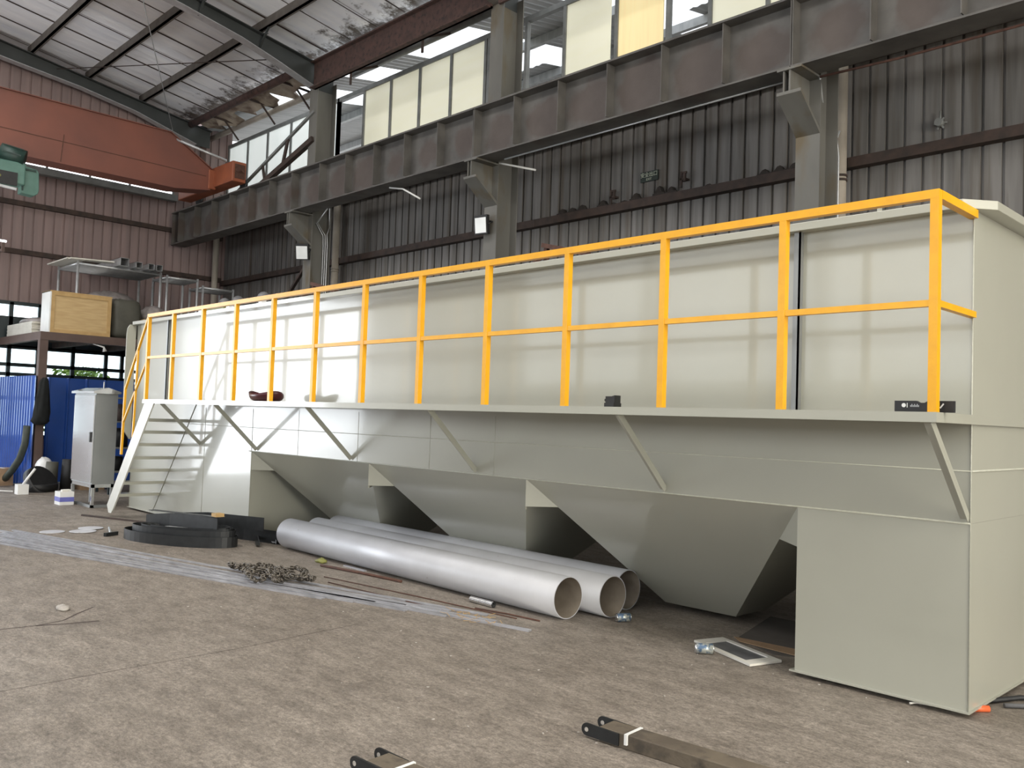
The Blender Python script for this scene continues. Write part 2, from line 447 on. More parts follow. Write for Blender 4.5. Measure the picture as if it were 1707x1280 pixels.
# ================================================================== SETTING
GX = -22.32      # inner face of the left gable wall
WY = 5.525       # inner face of the back wall
COLX = [-15.53, -9.37, -3.37, 2.63]

b = MB(); b.box(-40, 26, -30, 30, -.3, 0)
struct(b.build('floor', 'floor'))

def sheet(x0, x1, z0, z1, pitch=.24, groove=.03, depth=.035, t=.004):
    """ribbed sheet in a local (along, out, up) frame; yields profile points (s, out)"""
    pts = []; n = int(math.ceil((x1-x0)/pitch))
    for i in range(n):
        a = x0+i*pitch
        pts += [(a, depth), (a+.008, 0), (a+pitch-groove-.008, 0), (a+pitch-groove, depth)]
    return [(min(p[0], x1), p[1]) for p in pts]

def ribbed_wall(mb, axis, a0, a1, z0, z1, pos, sign, pitch=.24):
    prof = sheet(a0, a1, z0, z1, pitch)
    vs = []
    for s_, d in prof:
        for z in (z0, z1):
            vs.append((s_, pos+sign*d, z) if axis == 'x' else (pos+sign*d, s_, z))
    mb.add(vs, [(2*i, 2*i+1, 2*i+3, 2*i+2) for i in range(len(prof)-1)])

b = MB()
def crack(pts, w):
    for (x0, y0), (x1, y1) in zip(pts, pts[1:]):
        d = Vector((x1-x0, y1-y0, 0)).normalized(); q = Vector((-d.y, d.x, 0))*w/2
        b.add([Vector((x0, y0, .0006))-q, Vector((x1, y1, .0006))-q, Vector((x1, y1, .0006))+q, Vector((x0, y0, .0006))+q], [(0, 1, 2, 3)])
crack([(-4.25, -4.9), (-4.265, -4.3), (-4.30, -3.6), (-4.32, -2.85), (-4.40, -2.1), (-4.44, -1.66)], .008)
crack([(-6.1, -4.4), (-5.97, -4.09), (-5.94, -3.83), (-6.0, -3.6), (-6.2, -3.42), (-6.38, -3.23)], .02)
crack([(-5.94, -3.83), (-5.86, -3.6), (-5.82, -3.37)], .03)
struct(b.build('trim_4', 'girt'))
# back wall: sheeting up to the clerestory sill
b = MB(); ribbed_wall(b, 'x', GX, 12, 0, 7.65, WY, 1)
b.box(GX-.3, 12, WY+.06, WY+.1, 0, 7.65)
struct(b.build('wall_back', 'wall'))
# gable wall with door opening (out of frame, left) and window band
b = MB()
def gable(y0, y1, z0, z1):
    ribbed_wall(b, 'y', y0, y1, z0, z1, GX, -1)
    b.box(GX-.1, GX-.06, y0, y1, z0, z1)
gable(-4.4, 5.6, 0, 1.0)
gable(-4.4, 5.6, 4.36, 7.86)
gable(-4.4, 5.6, 8.17, 11.7)
gable(-10.8, -4.4, 5.5, 12.8)
gable(-18, -10.8, 0, 13.8)
gable(3.9, 5.6, 7.86, 8.17)
gable(3.2, 5.6, 1.0, 4.36)
gable(-4.4, -2.6, 1.0, 4.36)
struct(b.build('wall_left', 'gable'))
# opposite side and far end: low wall and high wall with the open bands between them
b = MB(); b.box(GX, 16, -17.1, -17, 0, 3.2); b.box(GX, 16, -17.1, -17, 7.4, 13.6)
for x in (-21.4, -15.4, -9.4, -3.4, 2.6, 8.6, 14.6): b.box(x-.2, x+.2, -17.1, -16.8, 3.2, 7.4)
struct(b.build('wall_front', 'wall'))
b = MB(); b.box(16, 16.1, -17, 5.6, 6.8, 13.6); b.box(16, 16.1, 2.5, 5.6, 0, 6.8); b.box(16, 16.1, -17, -12, 0, 6.8)
struct(b.build('wall_right', 'wall'))
# roof lining
def cz(y): return 10.76-.16*y
b = MB()
n = 40
b.add([(x, y, cz(y)+dz) for dz in (0, .06) for y in (4.35, -17.2) for x in (GX-.2, 16.2)],
      [(0, 1, 3, 2), (4, 6, 7, 5), (0, 4, 5, 1), (2, 3, 7, 6), (0, 2, 6, 4), (1, 5, 7, 3)])
struct(b.build('ceiling', 'ceil'))
# dark gaps between the insulation sheets
b = MB()
x = -22.0; rs = random.Random(3)
while x < 14:
    w = rs.choice((.03, .045, .07))
    j = rs.uniform(-.03, .03)
    b.add([(x, 4.3, cz(4.3)-.004), (x+w, 4.3, cz(4.3)-.004), (x+w+j, -17, cz(-17)-.004), (x+j, -17, cz(-17)-.004)], [(0, 1, 2, 3)])
    if rs.random() < .3:
        b.add([(x+.09, 4.3, cz(4.3)-.004), (x+.1, 4.3, cz(4.3)-.004), (x+.13, -17, cz(-17)-.004), (x+.12, -17, cz(-17)-.004)], [(0, 1, 2, 3)])
    x += .975
struct(b.build('trim_1', 'girt'))

# neighbouring roof beyond the clerestory: ribbed sheets and translucent strips
def nz(y): return 9.86+.17*(y-4.4)
b = MB(); sk = MB()
x = GX-2; k = 0
lit = {5, 6, 8, 11, 14, 16, 19, 22, 25}
while x < 10:
    w = 1.05
    for y0, y1 in ((4.4, 5.35), (5.35, 9), (9, 17)):
        tgt = sk if (k in lit) != (y0 == 5.35 and k % 5 == 0) else b
        m_ = 10
        vs = []
        for i in range(m_+1):
            xx = x+w*i/m_; dz = .025 if i % 2 else 0
            vs += [(xx, y0, nz(y0)+dz), (xx, y1, nz(y1)+dz)]
        tgt.add(vs, [(2*i, 2*i+1, 2*i+3, 2*i+2) for i in range(m_)])
    x += w; k += 1
struct(b.build('ceiling', 'neigh'))
struct(sk.build('window_9', 'skylight'))
b = MB()
for y in (7.4, 9.6, 12, 15): b.box(GX-2, 10, y-.05, y+.05, nz(y)-.2, nz(y)-.01)
b.box(GX-2, 10, 16.9, 17.1, 8.0, 12.5)
struct(b.build('trim_2', 'neigh'))
b = MB(); b.box(GX-2, 12, 17.0, 17.2, 0, 8.0)
struct(b.build('wall_far', 'neigh'))

# clerestory windows in the back wall, one per bay
def clerestory(n, bays, x0, x1):
    """bays: list of (xa, xb, material or None for an opened leaf)"""
    fr = MB()
    fr.box(x0, x1, WY-.05, WY+.05, 9.56, 9.66); fr.box(x0, x1, WY-.05, WY+.05, 7.65, 7.75)
    for xa, xb, m_ in bays:
        fr.box(xa-.035, xa+.035, WY-.045, WY+.045, 7.75, 9.56)
    fr.box(bays[-1][1]-.035, bays[-1][1]+.035, WY-.045, WY+.045, 7.75, 9.56)
    o = struct(fr.build(f'window_{n}', 'alu'))
    for xa, xb, m_ in bays:
        if m_:
            p = MB(); p.box(xa+.03, xb-.03, WY-.01, WY+.01, 7.74, 9.57)
            p.build('pane', m_, o)
clerestory(1, [(-22.28, -21.11, 'pane_cool'), (-21.11, -19.97, 'pane_cool'), (-19.97, -18.72, 'pane_cool'), (-18.72, -17.5, 'pane_cool'),
               (-17.5, -16.47, 'pane_cool')], GX, -16.4)
clerestory(2, [(-16.47, -15.34, None), (-15.34, -14.27, 'pane_cream'), (-14.27, -13.20, 'pane_cream'), (-13.20, -12.13, 'pane_cream'),
               (-12.13, -11.05, 'pane_cream')], -16.47, -11.0)
clerestory(3, [(-10.95, -9.88, None), (-9.88, -8.875, None), (-8.875, -7.76, 'pane_cream'), (-7.64, -6.62, 'pane_yellow'), (-6.54, -5.72, None),
               (-5.72, -4.70, 'pane_cream'), (-4.70, -3.6, 'pane_cream'), (-3.6, -2.5, 'pane_cream')], -11.0, -2.4)
# gable strip window near the roof
fr = MB(); fr.box(GX-.05, GX+.03, -4.4, 3.95, 7.82, 7.88); fr.box(GX-.05, GX+.03, -4.4, 3.95, 8.07, 8.2)
ys = [-4.4, -3.35, -2.3, -1.3, -.35, .62, 1.67, 2.70, 3.9]
for y in ys: fr.box(GX-.05, GX+.03, y-.025, y+.025, 7.88, 8.15)
o = struct(fr.build('window_4', 'alu'))
for y0, y1 in zip(ys, ys[1:]):
    p = MB(); p.box(GX-.03, GX-.01, y0+.02, y1-.02, 7.87, 8.08); p.build('pane', 'tube_lit', o)
# ledge under that strip
b = MB(); b.box(GX, GX+.22, -4.4, 3.95, 7.66, 7.82)
struct(b.build('trim_3', 'alu'))
# gable window band behind the mezzanine
fr = MB()
ys = [-2.6, -1.6, -.75, .0, .66, 1.5, 2.33, 2.75, 3.2]
zs = [1.0, 1.95, 2.2, 2.62, 2.84, 3.22, 4.36]
for z in (1.0, 1.97, 2.62-.06, 2.80, 3.24, 4.34): fr.box(GX-.06, GX+.02, -2.6, 3.2, z-.045, z+.045)
fr.box(GX-.06, GX+.02, -2.6, 3.2, 3.25, 4.0)
for y in ys: fr.box(GX-.06, GX+.02, y-.045, y+.045, 1.0, 4.36)
o = struct(fr.build('window_5', 'frame'))
for y0, y1 in zip(ys, ys[1:]):
    p = MB()
    for z0, z1 in ((1.04, 1.93), (2.01, 2.52), (2.60, 2.76), (2.84, 3.2), (4.02, 4.3)):
        p.box(GX-.03, GX-.024, y0+.04, y1-.04, z0, z1)
    p.build('pane', 'glass', o)

# ================================================================== BUILDING STEEL
def h_column(i, x, label):
    t = thing('steel_column', label, 'column', (x, 4.49, 0), 'main steel columns along the back wall')
    w = .165
    f1 = MB(); f1.box(x-w, x+w, 4.24, 4.258, 0, 9.5); f1.build('flange', 'column', t)
    f2 = MB(); f2.box(x-w, x+w, 4.722, 4.74, 0, 9.5); f2.build('flange', 'column', t)
    wb = MB(); wb.box(x-.006, x+.006, 4.258, 4.722, 0, 9.5); wb.build('web', 'column', t)
    # corbel carrying the runway beam: sloped soffit plate, two cheeks, seat
    c = MB()
    c.prism([(4.24, 5.62), (3.72, 6.02), (3.72, 6.06), (4.24, 5.68)], 'x', x-w, x+w)
    c.prism([(4.24, 5.68), (3.74, 6.06), (3.74, 6.34), (4.24, 6.34)], 'x', x-.012, x+.012)
    c.box(x-w, x+w, 3.72, 4.24, 6.33, 6.358)
    c.box(x-w*.55, x-w*.45, 3.74, 4.24, 6.05, 6.33)
    c.build('corbel', 'column', t)
    return t
h_column(0, COLX[0], 'grey steel column nearest the orange crane, floodlight on its flank')
h_column(1, COLX[1], 'middle grey steel column with a square white floodlight below its corbel')
h_column(2, COLX[2], 'grey steel column nearest the camera, beside thin conduits and downpipe')

def runway(x0, x1, label, n):
    t = thing('crane_runway_beam', label, 'beam', ((x0+x1)/2, 3.95, 6.36), 'crane runway beams')
    f = MB(); f.box(x0+.006, x1-.006, 3.74, 4.16, 7.24, 7.27); f.build('flange', 'beam', t)
    f = MB(); f.box(x0+.006, x1-.006, 3.74, 4.16, 6.36, 6.385); f.build('flange', 'beam', t)
    f = MB(); f.box(x0+.006, x1-.006, 3.942, 3.958, 6.385, 7.24); f.build('web', 'beam', t)
    for k in range(n):
        x = x1-k*1.0
        if k == 0: x = x1-.013
        s_ = MB()
        s_.box(x-.007, x+.007, 3.765, 3.942, 6.39 if k == 0 else 6.43, 7.24); s_.build('stiffener', 'beam', t)
    s_ = MB(); s_.box(x0+.006, x0+.02, 3.765, 3.942, 6.39, 7.24); s_.build('stiffener', 'beam', t)
    return t
runway(-21.95, COLX[0], 'runway beam under the orange crane, from the gable to the first column', 7)
runway(COLX[0], COLX[1], 'rust-blotched runway beam between the first two columns', 6)
runway(COLX[1], COLX[2], 'runway beam with round rust patches ending at the nearest column', 6)
runway(COLX[2], 4.63, 'runway beam running out of the picture at upper right', 8)
r = MB(); r.box(-21.95, 4.6, 3.91, 3.99, 7.27, 7.30)
tag(r.build('crane_rail', 'rust'), 'slim rail lying on top of the runway beams', 'rail')

def raf_top(y): return 10.55-.16*y
def rafter(x, label, bots):
    t = thing('roof_rafter', label, 'rafter', (x, 4.2, 8.6), 'tapered roof rafters')
    top = [(4.74, raf_top(4.74)), (-17, raf_top(-17))]
    bot = bots+[(-17, raf_top(-17)-.38)]
    w = MB(); w.prism([top[0]]+[(4.74, bots[0][1])]+bot+[top[1]], 'x', x-.008, x+.008); w.build('web', 'rafter', t)
    f = MB(); f.bar((x, 4.74, top[0][1]), (x, -17, top[1][1]), .24, .02); f.build('flange', 'rafter', t)
    f = MB()
    for p, q in zip(bot, bot[1:]): f.bar((x, p[0], p[1]), (x, q[0], q[1]), .24, .016)
    f.build('flange', 'galv' if x < -10 else 'purlin', t)
    return t
HA = [(4.26, 9.30), (3.25, 9.61), (2.38, 9.85), (1.04, 10.10), (-.6, 10.33)]
rafter(COLX[0], 'dark tapered rafter rising from the column nearest the orange crane', HA)
rafter(COLX[1], 'dark rafter on the middle column, only its foot in view', HA)
rafter(-21.95, 'grey rafter against the red gable wall', [(4.3, 9.32), (2.6, 9.80), (1.2, 10.05), (-.58, 10.26)])

names_p = ['purlin fifth up from the eaves', 'purlin fourth up from the eaves at the top left corner', 'purlin third up from the eaves, crossed by thin rods',
           'purlin second up from the eaves, above the clerestory']
for k, y in enumerate((2.78, 1.38, 0.0)):
    z = raf_top(y)+.012
    lab = ['dusty roof purlin lowest above the eaves, crossing both bays', 'dusty roof purlin second up from the eaves', 'dusty roof purlin third up, near top left corner',
           ][k]
    p = MB(); p.box(-22.1, 5, y-.03, y+.03, z, z+.2); p.box(-22.1, 5, y-.03, y+.07, z, z+.015)
    tag(p.build('roof_purlin', 'purlin'), lab, 'purlin', 'roof purlins')
# fly braces between purlin and rafter flange
for y, lab in ((1.38, 'short dark knee brace from the dark rafter up to the second purlin'), (2.78, 'short dark knee brace from the dark rafter up to the lowest purlin')):
    p = MB(); p.bar((COLX[0]+.02, y+.05, raf_top(y)-.3), (COLX[0]+.5, y+.02, raf_top(y)+.05), .04, .04)
    p.bar((COLX[0]+.1, y+.05, raf_top(y)-.02), (COLX[0]+.42, y+.02, raf_top(y)-.12), .03, .03)
    tag(p.build('fly_brace', 'rafter'), lab, 'brace', 'knee braces at the dark rafter')
# eave members
p = MB(); p.box(COLX[0]+.1, COLX[1]-.1, 4.16, 4.21, 9.24, 9.86); p.box(COLX[0]+.1, COLX[1]-.1, 4.06, 4.21, 9.24, 9.27); p.box(COLX[0]+.1, COLX[1]-.1, 4.06, 4.21, 9.83, 9.86)
tag(p.build('eave_beam', 'rustpurlin'), 'deep rust-brown eave channel above the cream clerestory panes', 'beam', 'eave channels')
p = MB(); p.box(COLX[1]+.1, COLX[2]-.1, 4.16, 4.21, 9.24, 9.86)
tag(p.build('eave_beam', 'rustpurlin'), 'deep eave channel right of the middle column', 'beam', 'eave channels')
p = MB(); p.cyl((-21.9, 4.15, 9.86), (COLX[0]-.1, 4.15, 9.86), .095, n=14)
tag(p.build('eave_tube', 'rustpurlin'), 'reddish rusty eave tube above the crane end, left of the dark rafter', 'tube')
# torn lining hanging past the tube
p = MB(); rs = random.Random(5); m_ = 40; vs = []
for i in range(m_+1):
    x = -21.6+(COLX[0]-.3+21.6)*i/m_
    L_ = .55+.25*math.sin(i*.9)+rs.uniform(-.13, .13)
    for k in range(6):
        a = k/5; vs.append((x, 4.2+L_*a*.9, 9.86-.12*a-.10*math.sin(i*.5+k)*a*a))
p.add(vs, [(i*6+k, i*6+k+1, (i+1)*6+k+1, (i+1)*6+k) for i in range(m_) for k in range(5)], True)
tag(p.build('torn_insulation', mat('stained_torn_lining', (.34, .29, .23), (.16, .11, .08), rough=.8, scale=3, c3=(.09, .045, .03), s3=2.2, bump=.5, bscale=12)),
    'torn stained roof lining hanging in rags behind the rusty eave tube', 'insulation')
# hangers and pale tube
for k, (x, lab) in enumerate(((-20.6, 'leftmost black gutter hanger under the torn lining'), (-18.6, 'middle black gutter hanger under the torn lining'),
                              (-16.9, 'black gutter hanger nearest the dark rafter'))):
    p = MB(); p.bar((x, 4.2, 9.8), (x+.12, 4.95, 9.72), .035, .05); p.bar((x+.05, 4.5, 9.76), (x+.1, 4.9, 9.3), .05, .03)
    tag(p.build('gutter_hanger', 'girt'), lab, 'bracket', 'black gutter hangers')
for k, (x, lab) in enumerate(((-14.0, 'black gutter hanger below the eave channel, left'), (-11.5, 'black gutter hanger below the eave channel, right'))):
    p = MB(); p.bar((x, 4.2, 9.3), (x, 4.9, 9.62), .05, .05); p.bar((x, 4.22, 9.3), (x, 4.22, 9.0), .05, .03)
    tag(p.build('gutter_hanger', 'girt'), lab, 'bracket', 'black gutter hangers')
p = MB(); p.cyl((-22.2, 4.9, 9.70), (COLX[0]-.5, 4.9, 9.66), .075, n=12)
tag(p.build('gutter_tube', 'pvc'), 'pale yellowish tube running along the eaves to the rafter foot', 'tube', 'tubes along the eaves')
p = MB(); p.cyl((COLX[0]+.5, 4.95, 9.72), (COLX[1]-.3, 4.95, 9.72), .085, n=12)
tag(p.build('gutter_tube', 'alu'), 'grey tube along the eaves between bright roof sheets', 'tube', 'tubes along the eaves')
# thin crossed tie rods under the roof
p = MB(); p.cyl((-21.7, .55, 10.28), (-15.6, 3.4, 9.75), .011, n=6)
tag(p.build('tie_rod', 'girt'), 'thin horizontal-looking tie rod crossing the roof bay', 'rod', 'crossed roof tie rods')
p = MB(); p.cyl((-21.7, 3.55, 9.5), (-15.6, .2, 10.4), .011, n=6)
tag(p.build('tie_rod', 'galv'), 'thin steep tie rod crossing the other one', 'rod', 'crossed roof tie rods')
# diagonal lattice brace by the clerestory
t = thing('lattice_brace', 'dark ladder-like diagonal brace in front of the cool clerestory panes', 'brace', (-18.9, 4.7, 7.35))
LA = [Vector(q) for q in ((-19.2, 4.12, 7.30), (-15.45, 4.23, 8.76), (-17.95, 4.1, 7.27), (-15.45, 4.23, 8.11))]
for pts, nm, w in (((LA[0], LA[1]), 'chord', .06), ((LA[2], LA[3]), 'chord', .12)):
    p = MB(); p.bar(*pts, w, w); p.build(nm, 'girt' if w > .1 else 'alu', t)
for a_ in (.32, .62):
    A = LA[0].lerp(LA[1], a_+.09); B = LA[2].lerp(LA[3], a_-.12)
    p = MB(); p.bar(A, B, .05, .07); p.build('rung', 'girt', t)
p = MB(); p.cyl((-22.05, 4.6, 7.3), (-22.05, 4.6, 9.9), .09, n=12)
tag(p.build('corner_post', 'mezz'), 'brownish round post in the corner behind the crane end', 'post')
# wall girts
for k, (x0, x1, lab) in enumerate(((-22.2, COLX[0], 'dark girt on the back wall left of the first column'), (COLX[0], COLX[1], 'rusty dark girt on the back wall between first and middle column'),
                       (COLX[1], COLX[2], 'dark girt topped with ragged foam between middle and nearest column'), (COLX[2], 11, 'dark girt on the back wall behind the tank right end'))):
    t = thing('girt_or_shade_band', lab, 'girt', ((x0+x1)/2, WY-.08, 5.47), 'girts on the back wall')
    p = MB(); p.box(x0+.005, x1-.005, WY-.15, WY-.002, 5.46, 5.60); p.build('rail', 'girt', t)
    if k == 2:
        p = MB(); rs = random.Random(11); x = x0+.5
        while x < x1-.4:
            h = rs.uniform(.03, .17) if rs.random() > .25 else .012; w = .24
            p.prism([(x, 5.6), (x+w, 5.6), (x+w, 5.6+h*.3), (x+w*.8, 5.6+h*.35), (x+w*.6, 5.6+h), (x+w*.4, 5.6+h*.9), (x+w*.2, 5.6+h*.35), (x, 5.6+h*.3)], 'y', WY-.10, WY-.003)
            x += w
        p.build('foam_seal', 'foam', t)
for k, (x0, x1, lab) in enumerate(((-22.2, COLX[0], 'dark strip painted as shade below the beam, first bay'), (COLX[0], COLX[1], 'dark strip painted as shade below the beam, second bay'),
                                   (COLX[1], COLX[2], 'dark strip painted as shade below the beam, third bay'), (COLX[2], 11, 'dark strip painted as shade below the beam, right end'))):
    p = MB(); p.box(x0+.005, x1-.005, WY-.13, WY-.002, 6.95, 7.08)  # dark strip put in for the shade under the runway beam
    tag(p.build('girt_or_shade_band', 'girt'), lab, 'girt', 'painted shade strips on the back wall')
for z, lab in ((6.85, 'upper dark girt across the red gable wall'), (5.63, 'lower dark girt across the red gable wall')):
    p = MB(); p.box(GX+.002, GX+.12, -4.4, 5.4, z-.06, z+.06)
    tag(p.build('gable_girt', 'girt'), lab, 'girt', 'girts on the gable wall')
# downpipes
for x, y, lab in ((-3.43, 5.30, 'cream downpipe with dark bands right of the nearest column'), (-16.05, 5.33, 'grey downpipe right of the conduits at the first column'),
               (-22.0, 5.1, 'grey downpipe in the dark corner under the beam')):
    t = thing('downpipe', lab, 'pipe', (x, y, 0), 'downpipes on the back wall')
    p = MB(); p.cyl((x, y, 0), (x, y, 7.4), .085, n=14); p.build('shaft', 'pvc', t)
    for z in (5.32, 5.26):
        p = MB(); p.cyl((x, y, z), (x, y, z+.03), .098, n=14); p.build('clamp', 'girt' if x > -5 else 'pvc', t)

# ================================================================== THE TANK
LX = -14.13; TD = 2.9
T = thing('settling_tank', 'long pebble grey steel settling tank with three hoppers, walkway and yellow railing', 'tank', (-7, 1.45, .045))
ZL, ZW, ZS1, ZS2, ZB = 3.36, 1.965, 1.597, 1.256, .045
b = MB()      # shell: four walls and a floor above the hoppers
b.box(LX, 0, 0, .02, ZS2, ZL); b.box(LX, 0, TD-.02, TD, ZS2, ZL)
b.box(LX, LX+.02, .02, TD-.02, ZS2, ZL); b.box(-.02, 0, .02, TD-.02, ZS2, ZL)
b.box(LX+.02, -.02, .02, TD-.02, 1.5, 1.52)
b.build('shell', 'tank', T)
for x0, x1, lab in ((LX, -9.67, 'left'), (-1.206, 0, 'right')):   # box supports at both ends
    b = MB(); b.box(x0, x1, 0, TD, ZB, ZS2-.001)
    s_ = b.build('support_box', 'tank', T)
    p = MB(); p.box(x0-.035, x1+.012, -.02, TD+.02, ZB-.012, ZB); p.build('foot_plate', 'tank', s_)
tops = [(-9.67, -6.75), (-6.75, -4.08), (-4.08, -1.206)]
HB, HY = .06, 1.17
for x0, x1 in tops:
    c = (x0+x1)/2-.17; hw = .40; y0, y1 = HY, TD-HY
    b = MB()
    tp = [(x0, 0.0, ZS2), (x1, 0.0, ZS2), (x1, TD, ZS2), (x0, TD, ZS2)]
    bt = [(c-hw, y0, HB), (c+hw, y0, HB), (c+hw, y1, HB), (c-hw, y1, HB)]
    b.add(tp+bt, [(0, 1, 5, 4), (1, 2, 6, 5), (2, 3, 7, 6), (3, 0, 4, 7), (4, 5, 6, 7)])
    h = b.build('hopper', 'tank', T)
    # gussets closing the wedge between neighbouring hopper faces
    for xs, xe, zt in ((x0, c-hw, .985), (x1, c+hw, .955)):
        a = (ZS2-zt)/(ZS2-HB)
        g = MB(); q = (xs+(xe-xs)*a, HY*a, zt)
        g.add([(xs, .0, ZS2), (xs, .002, zt), q, (xs, .02, ZS2), (xs, .022, zt), (q[0], q[1]+.02, q[2])],
              [(0, 1, 2), (5, 4, 3), (0, 3, 4, 1), (1, 4, 5, 2), (2, 5, 3, 0)])
        g.build('gusset', 'tank', h)
# rim flange with chamfered corners
b = MB()
fo = .10
outer = [(LX-fo+.1, -fo), (-.04, -fo), (.115, .10), (.115, TD-.1), (-.04, TD+fo), (LX-fo+.1, TD+fo), (LX-fo, TD), (LX-fo, 0)]
inner = [(LX+.03, .03), (-.03, .03), (-.025, .035), (-.025, TD-.035), (-.03, TD-.03), (LX+.03, TD-.03), (LX+.025, TD-.035), (LX+.025, .035)]
n = 8
vs = [(x, y, ZL-.035) for x, y in outer]+[(x, y, ZL+.025) for x, y in outer]+[(x, y, ZL-.035) for x, y in inner]+[(x, y, ZL+.025) for x, y in inner]
fs = []
for i in range(n):
    j = (i+1) % n
    fs += [(i, j, n+j, n+i), (n+i, n+j, 3*n+j, 3*n+i), (2*n+j, 2*n+i, 3*n+i, 3*n+j), (j, i, 2*n+i, 2*n+j)]
b.add(vs, fs); b.build('rim_flange', 'tank', T, bevel=.004)
b = MB()      # upright end flange at the far left with a rounded top corner
pr = [(-.02, ZS2), (-.02, ZL-.02), (-.13, ZL-.03), (-.17, ZL-.10), (-.18, ZL-.2), (-.18, ZS2+.2), (-.05, ZS2)]
b.prism(pr, 'x', LX-.05, LX-.02); b.build('end_flange', 'tank', T)
for x in (-1.2, -12.66):                                       # stiffening bars on the upper wall
    b = MB(); b.box(x-.012, x, -.055, 0, ZW, ZL-.035); b.box(x-.05, x, -.055, -.043, ZW, ZL-.035); b.build('wall_stiffener', 'cabshade', T)  # darker than the tank paint: shade of the unlit side is in the colour
b = MB()                                                       # weld beads
b.cyl((LX, -.001, ZS1), (.001, -.001, ZS1), .0045, n=6); b.build('weld_bead', 'tankedge', T)
b = MB(); b.cyl((.002, 0, ZS1), (.002, TD, ZS1), .008, n=6); b.build('weld_bead', 'tankedge', T)
b = MB(); b.cyl((LX+4.4, -.002, ZS2), (.0, -.001, ZS2), .007, n=6); b.build('weld_bead', 'tankedge', T)
b = MB(); b.cyl((0, 0, ZB), (0, 0, ZL-.04), .005, n=6); b.build('weld_bead', 'tankedge', T)
for x, z0, r_ in ((LX, ZB, .005), (-11.2, ZB+.02, .004), (-9.67, ZB+.02, .004), (-8.4, ZS2, .0025), (-7.0, ZS2, .0025), (-5.6, ZS2, .0025), (-4.55, ZS2, .0025)):
    b = MB(); b.cyl((x, -.0005, z0), (x, -.0005, ZW-.1), r_, n=5); b.build('weld_bead', 'tankedge', T)
# walkway
WX0, WX1, WO = -11.98, .03, -.69
b = MB(); b.box(WX0, WX1-.008, WO, 0, ZW-.012, ZW); b.box(WX0, WX1, WO-.008, WO, ZW-.062, ZW); b.box(WX1-.008, WX1, WO, 0, ZW-.062, ZW)
b.box(.0, WX1, 0, TD, ZW-.062, ZW)
wk = b.build('walkway', 'tank', T)
for x in (-11.36, -9.55, -7.155, -4.84, -2.435, -.035):          # diagonal struts
    b = MB(); a0 = Vector((x, WO+.03, ZW-.05)); a1 = Vector((x, -.002, ZS2+.03))
    d = (a1-a0).normalized(); nrm = Vector((1, 0, 0)).cross(d)
    b.bar(a0, a1, .055, .006, up=nrm); b.bar(a0+Vector((.025, 0, 0)), a1+Vector((.025, 0, 0)), .006, .055, up=nrm)
    b.build('strut', 'tank', T)
# railing
RY, ZR, ZM = -.663, 3.318, 2.645
rl = MB(); tb = .027
rl.box(WX0+.02, .025, RY-tb, RY+tb, ZR-2*tb, ZR)
rl.box(-.027, .027, RY+tb, -.0, ZR-2*tb, ZR)
RAIL = rl.build('railing', 'yellow', T)
m_ = MB(); m_.box(WX0+.02, .022, RY-.022, RY+.022, ZM-.04, ZM); m_.box(-.022, .022, RY+.022, 0, ZM-.04, ZM); m_.build('mid_rail', 'yellow', RAIL)
for i in range(13):
    x = -.001-(12-i)*1.0
    if i == 0: x = -11.93
    p = MB(); p.box(x-.026, x+.026, RY-.026, RY+.026, ZW, ZR-2*tb); p.build('post', 'yellow', RAIL)
# stairs at the far end
ST = MB()
def plate(y):
    ST.prism([(-11.86, ZW), (-11.55, ZW-.05), (-12.98, .16), (-13.08, .06), (-13.2, .06), (-13.28, .18)], 'y', y-.012, y+.012)
plate(-.675)
stair = ST.build('staircase', 'cream', T)
p = MB(); p.prism([(-11.86, ZW), (-11.55, ZW-.05), (-12.98, .16), (-13.08, .06), (-13.2, .06), (-13.28, .18)], 'y', -.010, -.002); p.build('inner_stringer', 'tank', stair)
for k, z in enumerate((1.666, 1.471, 1.264, 1.043, .829, .612, .401)):
    x = -11.92-(1.666-z)*.78
    p = MB(); p.box(x-.13, x+.10, -.663, -.010, z-.012, z); p.box(x+.085, x+.10, -.663, -.010, z-.05, z-.012); p.box(x-.13, x-.115, -.663, -.010, z-.05, z-.012); p.build('tread', 'tank', stair)
for y in (-.675,):
    H = MB()
    A, B, C_ = (-11.93, y, 3.28), (-12.76, y, 2.13), (-12.80, y, 1.05)
    H.bar(A, B, .035, .035); H.bar(B, C_, .035, .035, up=(1, 0, 0)); H.bar((-11.93, y, 2.56), (-12.80, y, 1.56), .03, .03); H.bar((-12.30, y, 2.75), (-12.35, y, 1.35), .03, .03, up=(1, 0, 0))
    H.build('handrail', 'yellow', stair)
# machinery seen above the rim
b = MB()
for i in range(96):
    x = -9.9+i*.085
    if -6.8 < x < -5.6: continue
    b.box(x, x+.045, .35, .43, ZL+.0, ZL+.085+.02*(i % 2))
b.box(-9.9, -1.75, .38, .40, ZL-.05, ZL+.05)
b.build('scraper_chain', 'blacksteel', T)
for x, y in ((-4.75, 1.2), (-9.85, 1.2)):
    b = MB(); b.bar((x-.35, y, 3.9), (x+.35, y, 3.72), .08, .05); b.bar((x-.3, y, 3.86), (x-.3, y, 3.3), .05, .05); b.bar((x+.3, y, 3.72), (x+.3, y, 3.3), .05, .05)
    b.bar((x-.3, y-.3, 3.58), (x+.45, y-.3, 3.42), .07, .04); b.bar((x-.3, y-.3, 3.58), (x-.3, y, 3.8), .04, .04)
    b.build('scraper_bracket', 'rust', T)
b = MB(); b.cyl((-2.62, 1.7, 3.72), (-2.62, 1.76, 3.72), .22, n=24); b.cyl((-2.6, 1.55, 3.5), (-2.3, 1.9, 3.5), .12, n=14); b.box(-2.9, -2.2, 1.5, 1.9, 3.3, 3.42)
b.build('drive_unit', 'blacksteel', T)
